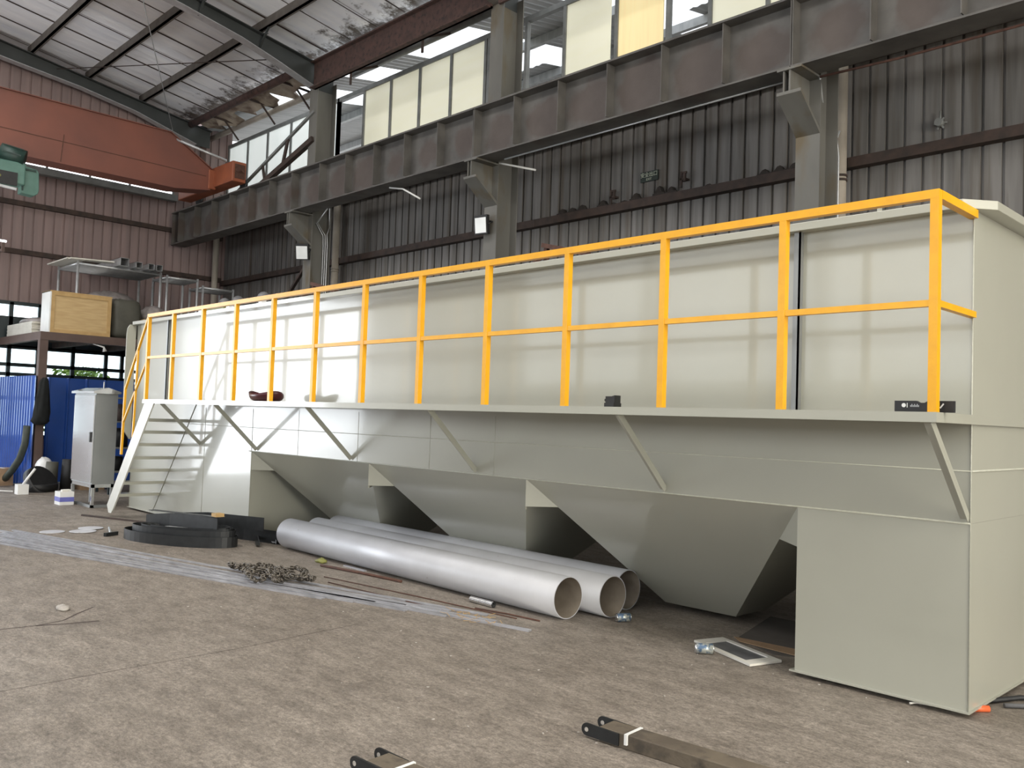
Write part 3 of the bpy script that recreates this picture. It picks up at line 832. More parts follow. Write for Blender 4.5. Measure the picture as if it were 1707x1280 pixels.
b = MB(); rs = random.Random(2)
for i in range(12):
    x = -2.5+rs.uniform(-.45, .4); b.cyl((x, .3, ZL+.02), (x+rs.uniform(-.05, .05), .35, ZL+.06+rs.uniform(0, .06)), .025, n=8)
b.build('bolt_cluster', 'blacksteel', T)
for x, lab in ((-12.6, 1), (-12.1, 2), (-11.2, 3)):
    b = MB(); b.cyl((x, .9, 3.3), (x, .9, 3.62), .11, n=14); b.sphere((x, .9, 3.66), .13, .12, .16, 12, 8); b.cyl((x+.1, .9, 3.5), (x+.3, .85, 3.52), .06, n=10)
    b.box(x-.16, x+.2, .78, 1.02, 3.3, 3.4)
    b.build('gear_motor', 'pump', T)
b = MB(); b.box(-12.25, -11.6, .4, .55, 3.33, 3.60); b.build('belt_guard', 'olive', T)
for x in (-11.4, -10.45, -9.45):
    b = MB(); b.box(x-.05, x+.05, -.09, -.02, ZL+.025, ZL+.085); b.build('lifting_tab', 'white', T)
b = MB(); b.box(-.62, -.6, -.06, -.02, ZL+.025, ZL+.10); b.build('lifting_tab', 'tank', T)

# things left on the walkway
t = thing('spirit_level', 'black spirit level with white marks on walkway by the last yellow post', 'level', (-.085, -.575, ZW))
Z0 = ZW+.008
b = MB(); b.prism([(-.262, Z0), (.09, Z0), (.09, Z0+.062), (-.06, Z0+.062), (-.08, Z0+.05), (-.11, Z0+.05), (-.13, Z0+.062), (-.262, Z0+.062)], 'y', -.59, -.56); b.box(-.262, .09, -.588, -.562, ZW, Z0); b.build('body', 'black', t)
b = MB(); b.cyl((-.205, -.5915, Z0+.034), (-.205, -.5895, Z0+.034), .013, n=16); b.box(-.186, -.182, -.5915, -.59, Z0+.02, Z0+.048); b.build('vial', 'white', t)
b = MB(); b.bar((.012, -.5915, Z0+.018), (.032, -.5915, Z0+.045), .002, .008, up=(1, 0, 0)); b.build('vial', 'white', t)
b = MB()
for k in range(7): b.box(-.165+k*.008, -.161+k*.008, -.5915, -.59, Z0+.024, Z0+.024+(.018 if k % 2 else .011))
b.build('marking', 'galv', t)
t = thing('clamp_block', 'small black magnetic clamp block standing on the walkway edge', 'clamp', (-2.60, -.5, ZW))
b = MB(); b.box(-2.65, -2.55, -.56, -.46, ZW, ZW+.035); b.box(-2.645, -2.58, -.55, -.47, ZW+.035, ZW+.09); b.prism([(-2.58, ZW+.035), (-2.55, ZW+.035), (-2.55, ZW+.098), (-2.58, ZW+.09)], 'y', -.55, -.47); b.build('body', 'black', t)
b = MB(); b.cyl((-2.65, -.51, ZW+.06), (-2.68, -.51, ZW+.06), .012, n=8); b.build('knob', 'blacksteel', t)
b = MB(); n = 24; m2 = 7; vs = []                           # open maroon bowl, one side torn lower
for i in range(m2):
    a = i/(m2-1)
    for k in range(n):
        ph = 2*math.pi*k/n
        rr = .16+.14*math.sin(a*math.pi/2)
        lip = .10+.035*math.cos(2*ph)-.03*math.sin(ph)
        vs.append((-8.55+1.1*rr*math.cos(ph), -.42+rr*.62*math.sin(ph), ZW+.002+lip*a*a))
fs = [(i*n+k, i*n+(k+1) % n, (i+1)*n+(k+1) % n, (i+1)*n+k) for i in range(m2-1) for k in range(n)]+[tuple(range(n-1, -1, -1))]
b.add(vs, fs, True)
o = b.build('plastic_bowl', 'maroon'); tag(o, 'dark red plastic bowl on the walkway behind a yellow post', 'bowl')
md = o.modifiers.new('solid', 'SOLIDIFY'); md.thickness = .006

# ================================================================== CRANE
GXf = -18.9
t = thing('bridge_crane', 'orange overhead bridge crane girder with end carriage on the runway beam', 'crane', (-19.2, 0, 7.0))
b = MB()
pr = [(-16, 7.22), (2.55, 7.22), (3.35, 7.33), (3.42, 7.33), (3.42, 7.85), (2.35, 8.52), (-16, 8.62)]
b.prism(pr, 'x', GXf-.45, GXf); b.build('girder', 'orange', t)
b = MB(); b.box(GXf-.5, GXf+.05, -16, 2.55, 7.19, 7.22); b.bar((GXf-.225, 2.55, 7.205), (GXf-.225, 3.36, 7.32), .55, .02)
b.bar((GXf-.225, 2.36, 8.53), (GXf-.225, -16, 8.63), .55, .02); b.bar((GXf-.225, 2.36, 8.53), (GXf-.225, 3.43, 7.86), .55, .02); b.build('flange', 'orange', t)
b = MB(); b.bar((GXf+.004, -16, 7.88), (GXf+.004, 3.3, 7.66), .008, .014); b.bar((GXf+.004, -.02, 7.86), (GXf+.004, -.06, 7.24), .02, .012, up=(0, 1, 0)); b.build('web_seam', 'rust', t)
b = MB(); b.box(GXf-2.1, GXf+1.0, 3.5, 3.86, 7.42, 7.92); b.box(GXf-.5, GXf+.02, 3.36, 3.56, 7.36, 7.85)
ec = b.build('end_carriage', 'orange2', t, bevel=.02)
for x in (GXf-1.8, GXf+.72):
    p = MB(); p.cyl((x, 3.92, 7.455), (x, 3.985, 7.455), .15, n=20); p.build('wheel', 'blacksteel', ec)
p = MB(); p.box(GXf+1.0, GXf+1.012, 3.56, 3.82, 7.5, 7.85); p.cyl((GXf+1.0, 3.62, 7.7), (GXf+1.06, 3.62, 7.7), .045, n=12); p.cyl((GXf+1.0, 3.76, 7.7), (GXf+1.06, 3.76, 7.7), .045, n=12); p.build('buffer_plate', 'rust', ec)
# drive rod along the top of girder
p = MB(); p.cyl((GXf-.1, 2.4, 8.45), (GXf+.55, 3.55, 8.0), .035, n=8); p.build('access_rail', 'galv', t)
t = thing('electric_hoist', 'green electric hoist with dark drum hanging under the orange girder', 'hoist', (-18.6, -.9, 6.3))
HX = -18.55
b = MB(); b.cyl((HX-.15, -1.30, 7.12), (HX+.0, -.86, 7.02), .20, n=18)
for k in range(8):
    a_ = k/8*2*math.pi; b.bar((HX-.14+.0, -1.25, 7.10), (HX-.02, -.92, 7.03), .01, .43, up=(math.cos(a_), .2, math.sin(a_)))
b.build('motor', 'dgreen', t)
b = MB(); b.box(HX-.25, HX+.12, -2.2, -.86, 6.45, 6.92); b.build('drum_housing', 'green', t, bevel=.03)
b = MB(); b.box(HX+.12, HX+.15, -2.2, -1.02, 6.40, 6.68); b.build('control_box', 'black', t)
b = MB()
b.prism([(-.92, 6.30), (-.66, 6.28), (-.58, 6.34), (-.56, 6.42), (-.58, 6.80), (-.62, 6.86), (-.92, 6.9)], 'x', HX-.2, HX+.02); b.build('gear_case', 'green', t, bevel=.015)
b = MB(); b.box(HX+.02, HX+.05, -.87, -.64, 6.80, 6.84); b.box(HX+.02, HX+.04, -.9, -.87, 6.36, 6.84); b.build('case_edge', 'dgreen', t)
b = MB(); b.bar((HX+.1, -2.2, 6.42), (HX+.1, -1.02, 6.34), .05, .05); b.build('trolley_bar', 'galv', t)
b = MB(); b.box(HX-.35, HX-.3, -1.5, -1.0, 6.9, 7.19); b.box(HX-.3, HX+.05, -1.75, -1.5, 6.9, 7.19); b.build('trolley', 'green', t)
b = MB(); b.cyl((HX+.16, -1.36, 6.56), (HX+.165, -1.36, 6.56), .03, n=12); b.build('badge', 'olive', t)

# ================================================================== WALL FITTINGS
t = thing('exit_sign', 'small dark exit sign with pale characters on the ribbed back wall', 'sign', (-6.84, WY-.03, 5.9))
b = MB(); b.box(-7.02, -6.66, WY-.03, WY-.004, 5.905, 6.075); b.build('plate', 'signgreen', t)
text_mesh('lettering', '安全出口', .088, 'signtext', t, (-6.84, WY-.034, 6.015), (1, 0, 0), (0, 0, 1))
text_mesh('lettering', 'EXIT', .055, 'signtext', t, (-6.84, WY-.034, 5.94), (1, 0, 0), (0, 0, 1))
def floodlight(loc, yaw, tilt, s, label):
    t = thing('floodlight', label, 'lamp', loc, 'floodlights on the columns')
    R_ = Matrix.Rotation(yaw, 3, 'Z') @ Matrix.Rotation(tilt, 3, 'X')
    L0 = Vector(loc)
    def P(x, y, z): return L0+R_ @ Vector((x, y, z))
    def bx(x0, x1, y0, y1, z0, z1):
        m = MB(); m.add([P(x, y, z) for z in (z0, z1) for y in (y0, y1) for x in (x0, x1)], [(0, 2, 3, 1), (4, 5, 7, 6), (0, 1, 5, 4), (2, 6, 7, 3), (0, 4, 6, 2), (1, 3, 7, 5)]); return m
    bx(-s/2, s/2, -.03, .05, -s*.6, s*.6).build('housing', 'black', t)
    bx(-s*.42, s*.42, -.036, -.03, -s*.52, s*.44).build('lens', 'lampface', t)
    m = MB(); m.tube([P(-s*.55, .0, 0), P(-s*.55, .12, .05), P(0, .16, .1), P(s*.55, .12, .05), P(s*.55, 0, 0)], .012, 6); m.build('bracket', 'black', t)
    return t
floodlight((-15.42, 4.05, 5.47), .75, .25, .30, 'tilted floodlight clipped to the first column above the slanting pole')
floodlight((-9.43, 4.09, 5.27), .2, .12, .28, 'square white-faced floodlight below the middle column corbel')
b = MB(); b.bar((-17.9, 4.9, 4.4), (-15.68, 4.5, 5.53), .07, .07)
tag(b.build('slanting_pole', 'girt'), 'dark slanting pole leaning up to the first column floodlight', 'pole')
b = MB(); b.bar((-16.6, 4.8, 5.13), (-15.6, 4.76, 5.10), .05, .1); b.bar((-15.95, 4.77, 5.2), (-15.72, 4.76, 5.6), .14, .05, up=(1, 0, 0)); b.bar((-16.0, 4.77, 4.55), (-15.68, 4.76, 5.1), .03, .12)
tag(b.build('broken_bracket', 'girt'), 'dark broken bracket pieces beside the first column', 'bracket')
def conduits(x, y, zt, ends, label, m='galv'):
    t = thing('conduit_run', label, 'conduit', (x, y, 0), 'conduits running down beside the columns')
    for k, e in enumerate(ends):
        b = MB(); xx = x+k*.085
        b.tube([(xx, y, 0), (xx, y, zt-.25), (xx-.03, y, zt)]+e, .013, 6); b.build('conduit', m, t)
conduits(-15.47, 4.62, 5.95, [[(-15.46, 4.4, 6.2)], [(-15.40, 4.4, 6.2), (-14.6, 4.15, 6.35)], [(-15.2, 4.6, 6.1), (-14.5, 4.15, 6.34)]], 'three thin conduits right of the first column, forking under the beam')
conduits(-3.46, 4.95, 5.75, [[(-3.44, 4.8, 6.1), (-3.2, 4.2, 6.34)], [(-3.36, 4.9, 5.9), (-3.3, 4.75, 6.34)], [(-3.28, 4.95, 5.85)]], 'bundle of thin conduits between the nearest column and the cream downpipe')
b = MB(); b.tube([(-3.15, 4.1, 6.29), (-2.2, 4.2, 6.3), (4, 4.2, 6.31)], .016, 6)
tag(b.build('cable_pipe', 'rust'), 'thin pipe under the beam at upper right', 'conduit')
b = MB(); b.tube([(-8.9, 4.1, 6.347), (-5.5, 4.1, 6.347), (-3.55, 4.1, 6.347)], .014, 6)
tag(b.build('cable_pipe', 'galv'), 'thin pale pipe under the beam left of the nearest column', 'conduit')
b = MB(); b.tube([(-12.03, 3.95, 6.345), (-11.59, 3.95, 6.245), (-11.05, 3.95, 5.970)], .018, 6)
tag(b.build('loose_conduit', 'white'), 'bent white conduit stub hanging under the beam between first and middle column', 'conduit', 'loose white conduit stubs')
b = MB(); b.tube([(-9.46, 4.232, 6.44), (-9.1, 4.28, 6.34), (-8.34, 4.3, 6.10)], .018, 6)
tag(b.build('loose_conduit', 'white'), 'straight white conduit stub right of the middle column', 'conduit', 'loose white conduit stubs')
for x, z, lab in ((-6.10, 5.78, 'dark cable bracket on the ribbed wall right of the exit sign'), (-7.55, 5.72, 'dark cable bracket on the ribbed wall left of the exit sign')):
    b = MB(); b.box(x-.07, x+.05, WY-.12, WY-.002, z, z+.03); b.box(x-.05, x-.02, WY-.12, WY-.09, z-.12, z+.14); b.box(x+.0, x+.04, WY-.11, WY-.08, z-.02, z+.12); b.bar((x-.04, WY-.1, z+.12), (x+.06, WY-.1, z+.12), .03, .03)
    tag(b.build('cable_bracket', 'girt'), lab, 'bracket', 'cable brackets on the back wall')
b = MB(); b.cyl((-2.18, WY-.14, 5.84), (-2.18, WY-.02, 5.84), .05, n=12)
for k in range(6):
    a_ = k*math.pi/3; b.bar((-2.18, WY-.06, 5.84), (-2.18+.08*math.cos(a_), WY-.05, 5.84+.08*math.sin(a_)), .022, .022)
b.cyl((-2.18, WY-.06, 5.84), (-2.18, WY-.06, 6.0), .012, n=6)
tag(b.build('wall_fixture', 'alu'), 'small star-shaped metal fixture above the right-hand wall girt', 'fixture')
t = thing('tube_lamp', 'lit white tube lamp on a bracket at the far left below the girt', 'lamp', (-20.2, -1.1, 5.3))
b = MB(); b.cyl((-20.2, -2.2, 5.52), (-20.2, -.72, 5.50), .025, n=8); b.build('tube', 'lamp_on', t)
b = MB(); b.bar((-20.2, -.78, 5.47), (-20.2, -.78, 5.25), .06, .06, up=(1, 0, 0)); b.bar((-20.2, -.78, 5.3), (-22.2, -.78, 5.3), .05, .05); b.build('bracket', 'mezz', t)

# ================================================================== MEZZANINE AND WHAT STANDS ON IT
MX, MY, MZ = -19.0, -.24, 3.44
t = thing('mezzanine', 'brown steel mezzanine platform on a square post against the gable', 'platform', (-20.5, 1.5, 0))
b = MB(); b.box(GX+.1, MX, MY, MY+.12, MZ-.18, MZ); b.build('edge_beam', 'mezz', t)
b = MB(); b.box(MX-.12, MX, MY+.12, 4.95, MZ-.18, MZ); b.build('edge_beam', 'mezz', t)
b = MB(); b.box(GX+.1, MX-.12, MY+.12, 4.95, MZ-.03, MZ); b.build('deck', 'mezz', t)
b = MB()
for y in (1.0, 2.2, 3.4, 4.6): b.box(GX+.1, MX-.12, y-.05, y+.05, MZ-.17, MZ-.03)
b.build('joist', 'girt', t)
b = MB(); b.box(MX-.17, MX-.01, MY, MY+.17, 0, MZ-.18); b.build('post', 'mezz', t)
b = MB(); b.box(MX-.17, MX-.01, 4.7, 4.87, 0, MZ-.18); b.build('post', 'mezz', t)
b = MB(); b.tube([(MX-.1, .9, 3.26), (MX-.05, 1.12, 3.2), (MX-.05, 1.15, 3.1)], [.01, .02, .05], 8)
tag(b.build('hanging_bulb_cover', 'white'), 'small pale hanging cover under the mezzanine edge', 'lamp')
t = thing('wooden_crate', 'large plywood crate with pale battens on the mezzanine corner', 'crate', (-19.35, .6, MZ))
cy0, cy1, cx0, cx1 = -.05, 1.24, -19.62, -19.05
b = MB(); b.box(cx0, cx1, cy0, cy1, MZ+.01, 4.34); b.build('panel', 'ply', t)
b = MB(); w = .075
b.box(cx1, cx1+.025, cy0, cy1, MZ, MZ+w); b.box(cx1, cx1+.025, cy0, cy1, 4.35-w, 4.35); b.box(cx1, cx1+.025, cy0, cy0+w, MZ+w, 4.35-w); b.box(cx1, cx1+.025, cy1-w, cy1, MZ+w, 4.35-w)
b.build('batten', 'plyedge', t)
b = MB(); b.box(cx0, cx1+.025, cy0-.03, cy0-.001, MZ, 4.37); b.build('end_board', 'white', t)
b = MB(); b.box(cx0, cx1+.03, cy0-.03, cy1+.01, 4.35, 4.375); b.build('lid', 'plyedge', t)
b = MB(); rs = random.Random(4); n, m_ = 28, 16; vs = []
for i in range(m_+1):
    th = math.pi*i/m_
    for k in range(n):
        ph = 2*math.pi*k/n
        f_ = lambda q: math.copysign(abs(q)**.38, q)
        j = 1+rs.uniform(-.03, .03)
        vs.append((-19.5+.38*f_(math.sin(th))*f_(math.cos(ph))*j, 1.66+.345*f_(math.sin(th))*f_(math.sin(ph))*j, max(MZ, 3.91+.48*f_(math.cos(th))*j)))
b.add(vs, [(i*n+k, i*n+(k+1) % n, (i+1)*n+(k+1) % n, (i+1)*n+k) for i in range(m_) for k in range(n)], True)
tag(b.build('tarpaulin_bundle', 'tarp'), 'olive grey tarpaulin bundle right of the plywood crate', 'tarpaulin')
for k, (x0, x1, y0, y1, z1, m_, lab) in enumerate(((-21.9, -19.9, -.62+.44, .0+.3, 3.70, 'whiteboard', 'long pale board stack left of the crate on the mezzanine'),)):
    b = MB(); rs = random.Random(9); z = MZ
    while z < z1:
        b.box(x0+rs.uniform(0, .04), x1+rs.uniform(-.03, .03), y0, y1, z, z+.022); z += .026
    tag(b.build('board_stack', m_), lab, 'boards')
b = MB(); b.sphere((-20.6, .1, 3.76), .7, .3, .1, 16, 8, .1, 3, 3.71)
tag(b.build('plastic_sheet', 'plastic'), 'grey plastic sheet crumpled on the pale board stack', 'sheet')
for c, r3, seed, lab in (((-20.75, 1.75, 4.2), (.5, .8, .5), 3, 'crumpled grey plastic wrap under the rack behind the crate'), ((-19.55, 2.42, 4.05), (.33, .32, .28), 6, 'grey plastic heap on the box right of the tarpaulin')):
    b = MB(); b.sphere(c, *r3, 26, 12, .09, seed, MZ if seed == 3 else 3.95)
    tag(b.build('plastic_wrap', 'plastic'), lab, 'wrap', 'plastic wrap on the mezzanine')
t = thing('timber_box', 'low timber box right of the tarpaulin bundle on the mezzanine', 'box', (-19.6, 2.7, MZ))
b = MB(); b.box(-20.1, -19.15, 2.05, 3.6, MZ, 3.90); b.build('side', 'cardboard', t)
b = MB(); b.box(-20.12, -19.12, 2.03, 3.62, 3.90, 3.95); b.build('lid', 'ply', t)
b = MB(); b.box(-19.15, -19.12, 2.25, 2.33, MZ, 3.9); b.box(-19.15, -19.12, 3.0, 3.08, MZ, 3.9); b.build('batten', 'plyedge', t)
b = MB(); b.sphere((-19.5, 3.05, 4.05), .35, .28, .12, 16, 8, .15, 8, 3.95)
tag(b.build('bin_bag', 'black'), 'black bag flattened on the timber box', 'bag')
b = MB(); b.sphere((-19.4, 3.45, 4.08), .12, .12, .18, 12, 8, .12, 5, 3.95)
tag(b.build('white_bag', 'plastic'), 'small pale plastic bag at the right end of the timber box', 'bag')
# racks
def rack(y0, y1, x0, x1, z0, z1, label, mesh=True):
    t = thing('steel_rack', label, 'rack', ((x0+x1)/2, (y0+y1)/2, z0), 'tube racks on the mezzanine')
    for x in (x0, x1):
        for y in (y0, y1):
            b = MB(); b.cyl((x, y, z0), (x, y, z1+.06), .032, n=8); b.build('leg', 'galv', t)
    b = MB()
    for x in (x0, x1): b.cyl((x, y0, z1), (x, y1, z1), .03, n=8)
    for y in (y0, y1): b.cyl((x0, y, z1), (x1, y, z1), .03, n=8)
    b.build('top_frame', 'galv', t)
    if mesh:
        b = MB(); k = 0
        while x0+k*.1 < x1: b.cyl((x0+k*.1, y0, z1-.02), (x0+k*.1, y1, z1-.02), .01, n=5); k += 1
        b.build('wire_shelf', 'galv', t)
    return t
rack(.80, 2.78, -21.5, -20.1, MZ, 5.22, 'tall white tube rack behind the crate carrying steel tubes')
rack(2.95, 3.75, -21.0, -20.1, MZ, 5.18, 'narrow white tube rack in the corner, right of the tall rack')
rack(3.95, 4.8, -21.0, -20.2, MZ, 5.05, 'low pale tube rack furthest right on the mezzanine')
b = MB(); b.box(-21.6, -20.1, .55, .95, 5.30, 5.33); b.bar((-20.15, .6, 5.31), (-20.15, 1.6, 5.36), .3, .03)
tag(b.build('plywood_sheet', 'whiteboard'), 'pale sheet lying across the left end of the tall rack', 'sheet')
for k, y in enumerate((1.75, 2.1, 2.4, 2.6)):
    t = thing('square_tube', ['square steel tube leftmost on the tall rack', 'square steel tube second from left on the tall rack', 'square steel tube third from left on the tall rack', 'square steel tube rightmost on the tall rack'][k], 'tube', (-20.5, y, 5.25), 'square tubes on the tall rack')
    b = MB(); zz = 5.255; a_ = .075 if k else .1
    for (p0, p1, q0, q1) in ((y-a_, y+a_, zz, zz+.008), (y-a_, y+a_, zz+2*a_-.008, zz+2*a_), (y-a_, y-a_+.008, zz, zz+2*a_), (y+a_-.008, y+a_, zz, zz+2*a_)): b.box(-21.9, -19.75, p0, p1, q0, q1)
    b.build('wall', 'galv', t); b = MB(); b.box(-21.9, -20.0, y-a_+.009, y+a_-.009, zz+.009, zz+2*a_-.009); b.build('bore', 'black', t)  # solid black filler stands for the dark inside the tube

# ================================================================== LEFT FLOOR CORNER
# blue partitions
def blue(name_label, p0, p1, z1, m, pitch, group=None):
    p0, p1 = Vector(p0), Vector(p1); d = p1-p0; L_ = d.length; d.normalize(); nrm = Vector((d.y, -d.x, 0))
    n = int(L_/pitch); vs = []; prof = []
    for i in range(n): prof += [(i*pitch, 0), (i*pitch+.02, .035), (i*pitch+.05, .035), (i*pitch+.07, 0)]
    prof.append((L_, 0))
    for s_, o_ in prof:
        for z in (0.02, z1):
            q = p0+d*s_+nrm*o_; vs.append((q.x, q.y, z))
    m_ = len(prof)
    for s_, o_ in prof:
        for z in (0.02, z1):
            q = p0+d*s_+nrm*(o_-.012); vs.append((q.x, q.y, z))
    fs = [(2*i, 2*i+1, 2*i+3, 2*i+2) for i in range(m_-1)]
    fs += [(2*m_+2*i, 2*m_+2*i+2, 2*m_+2*i+3, 2*m_+2*i+1) for i in range(m_-1)]
    fs += [(2*i+1, 2*m_+2*i+1, 2*m_+2*i+3, 2*i+3) for i in range(m_-1)]
    b = MB(); b.add(vs, fs)
    return tag(b.build('sheet_partition', m), name_label, 'partition', group)
blue('sunlit pale blue ribbed partition at the far left edge', (-22.25, -.29, 0), (-18.98, -.29, 0), 2.46, 'blue', .19, 'blue ribbed partitions')
blue('deep blue ribbed partition in shade behind the steel cabinet', (-20.2, .30, 0), (-20.2, 2.3, 0), 2.47, 'blue', .42, 'blue ribbed partitions')
# jacket hung by the post
b = MB(); n = 20; rows = [(2.42, .04, .04), (2.32, .09, .06), (2.0, .12, .08), (1.62, .155, .09), (1.44, .17, .08), (1.38, .04, .03)]; vs = []
for i, (z, ry, rx) in enumerate(rows):
    for k in range(n):
        ph = 2*math.pi*k/n; j = 1+.22*math.sin(k*2.3+i)
        vs.append((MX+.1+rx*math.cos(ph)*j, -.13+ry*math.sin(ph)*j-.03*i*.4, z+(.05*math.sin(k*1.7) if 0 < i < 5 else 0)))
b.add(vs, [(i*n+k, i*n+(k+1) % n, (i+1)*n+(k+1) % n, (i+1)*n+k) for i in range(len(rows)-1) for k in range(n)]+[tuple(range(n)), tuple(range((len(rows)-1)*n, len(rows)*n))], True)
tag(b.build('hung_jacket', 'cloth'), 'black jacket hanging on the brown mezzanine post', 'jacket')
# hose running down from the partition to the floor
b = MB(); b.tube([(-18.95, -.42, 1.35), (-19.0, -.43, .95), (-19.2, -.46, .62), (-19.5, -.52, .35), (-19.8, -.58, .14), (-20.2, -.62, .08)], .075, 12)
tag(b.build('flexible_hose', 'hose'), 'thick dark green flexible hose curving from post to floor', 'hose')
# electrical cabinet
t = thing('electrical_cabinet', 'tall stainless electrical cabinet on a leg frame near the stairs', 'cabinet', (-15.05, -.34, 0))
cx0, cx1, cy0, cy1 = -15.6, -14.5, -.53, -.15
b = MB(); b.box(cx0, cx1, cy0, cy1, .42, 2.06); b.build('body', 'cabshade', t)
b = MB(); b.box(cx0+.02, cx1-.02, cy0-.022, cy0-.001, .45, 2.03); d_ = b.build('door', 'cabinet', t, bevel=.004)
b = MB(); b.box(cx1-.12, cx1-.08, cy0-.05, cy0-.022, 1.18, 1.36); b.build('handle', 'black', d_)
b = MB(); b.prism([(cy0-.06, 2.06), (cy1+.04, 2.06), (cy1+.04, 2.10), ((cy0+cy1)/2, 2.17), (cy0-.06, 2.10)], 'x', cx0-.05, cx1+.04); b.build('rain_hood', 'cabinet', t)
for x in (cx0+.025, cx1-.025):
    for y in (cy0+.025, cy1-.025):
        b = MB(); b.box(x-.025, x+.025, y-.025, y+.025, 0, .36); b.build('leg', 'cabinet' if y < -.4 else 'cabshade', t)  # rear legs take the shaded copy of the stainless
b = MB(); b.box(cx0, cx1, cy0, cy0+.05, .36, .42); b.box(cx0, cx1, cy1-.05, cy1, .36, .42); b.box(cx0, cx0+.05, cy0, cy1, .36, .42); b.box(cx1-.05, cx1, cy0, cy1, .36, .42); b.build('base_frame', 'cabinet', t)
b = MB(); b.box(cx0, cx1, cy0, cy0+.04, 0.0, .05); b.box(cx1-.04, cx1, cy0, cy1, 0, .05); b.build('floor_frame', 'cabshade', t)
b = MB(); b.cyl((cx1-.2, -.34, 2.14), (cx1-.2, -.34, 2.28), .012, n=6); b.build('lifting_eye', 'galv', t)
# cartons and rubbish by the partitions
def carton(x0, x1, y0, y1, z1, m, label, band=None, group=None, z0=0):
    t = thing('carton', label, 'box', ((x0+x1)/2, (y0+y1)/2, z0), group)
    b = MB(); b.box(x0, x1, y0, y1, z0, z1); b.build('body', m, t)
    if band:
        b = MB(); b.box(x0-.002, x1+.002, y0-.002, y1+.002, z0+(z1-z0)*.25, z0+(z1-z0)*.6); b.build('printed_band', band, t)
    b = MB(); b.box(x0+.01, x1-.01, (y0+y1)/2-.025, (y0+y1)/2+.025, z1, z1+.003); b.build('tape', 'whiteboard', t)
    return t
carton(-20.15, -19.75, -.80, -.42, .38, 'cardboard', 'brown carton at the far left edge beside the pale partition')
carton(-18.6, -18.05, .46, .95, .62, 'cardboard', 'brown carton behind the cabinet left side')
carton(-15.48, -15.18, -.84, -.60, .24, 'white', 'white and violet milk carton pack on the floor before the cabinet', 'label')
b = MB(); b.box(-15.42, -15.3, -.72, -.62, .243, .27); b.box(-15.28, -15.2, -.80, -.70, .243, .28)
tag(b.build('folded_flap', 'whiteboard'), 'torn folded flap on the milk carton pack', 'flap')
for x, y, m_, h, lab in ((-18.25, .22, 'black', .66, 'black plastic roll standing beside the brown carton'), (-18.38, -.06, 'tarp', .60, 'olive roll standing left of the black roll')):
    b = MB(); b.cyl((x, y, 0), (x, y+.02, h), .13, .12, n=18)
    tag(b.build('standing_roll', m_), lab, 'roll', 'rolls standing by the partition')
b = MB(); b.sphere((-18.72, -.1, .44), .22, .18, .24, 16, 10, .10, 12)
b.cyl((-18.72, -.1, 0), (-18.72, -.1, .32), .18, n=14)
tag(b.build('white_sack', 'white'), 'crumpled white sack between hose and standing rolls', 'sack')
b = MB(); b.cyl((-18.15, -.40, 0), (-18.15, -.40, .16), .36, .40, n=28); b.cyl((-18.1, -.36, .16), (-18.0, -.3, .24), .38, .35, n=28)
tag(b.build('rubber_tub', 'black'), 'low black rubber tub on the floor by the blue partitions', 'tub')
b = MB(); b.sphere((-19.9, -1.05, .06), .55, .3, .14, 22, 8, .25, 21, 0.002)
tag(b.build('foam_scrap_heap', 'debris'), 'heap of pale foam scraps at the far left', 'scraps', kind='stuff')
b = MB(); b.box(-17.72, -17.5, -.92, -.72, 0, .2)
tag(b.build('white_tin', 'white'), 'small white square tin before the rubber tub', 'tin')
b = MB(); b.tube([(-17.6, -.8, .2), (-17.5, -.62, .52)], .025, 8)
tag(b.build('white_stick', 'white'), 'white stick leaning up from the small white tin', 'stick')
b = MB(); b.tube([(-20.5, -1.1, .012), (-19.6, -1.4, .012), (-18.6, -1.3, .012), (-17.75, -.95, .05)], .014, 6)
tag(b.build('white_cable', 'white'), 'white cable on the floor at the far left', 'cable')
# shelving glimpsed between cabinet and stairs
t = thing('tool_shelf', 'dark tool shelf behind the stairs, right of the cabinet', 'shelf', (-17.2, 1.0, 0))
b = MB()
for y in (.6, 1.6): b.box(-17.6, -17.55, y, y+.05, 0, 2.1); b.box(-16.9, -16.85, y, y+.05, 0, 2.1)
b.build('upright', 'frame', t)
for z in (.45, .95, 1.5, 2.0):
    b = MB(); b.box(-17.6, -16.85, .6, 1.65, z, z+.03); b.build('board', 'alu', t)
for k, (y, z, w, h, m_) in enumerate(((.7, .48, .3, .3, 'black'), (1.1, .48, .4, .38, 'girt'), (.72, .98, .35, .4, 'black'), (1.2, .98, .3, .35, 'maroon'), (.75, 1.53, .4, .36, 'girt'), (1.25, 1.53, .28, .3, 'black'))):
    b = MB(); b.cyl((-17.2, y+w/2, z), (-17.2, y+w/2, z+h), w/2, w/2*.9, n=14)
    tag(b.build('shelf_drum', m_), ['black tin low on the tool shelf, left', 'dark tin low on the tool shelf, right', 'black tin mid shelf, left', 'dark red tin mid shelf', 'dark tin on the upper shelf, left', 'black tin on the upper shelf, right'][k], 'tin', 'tins on the tool shelf')
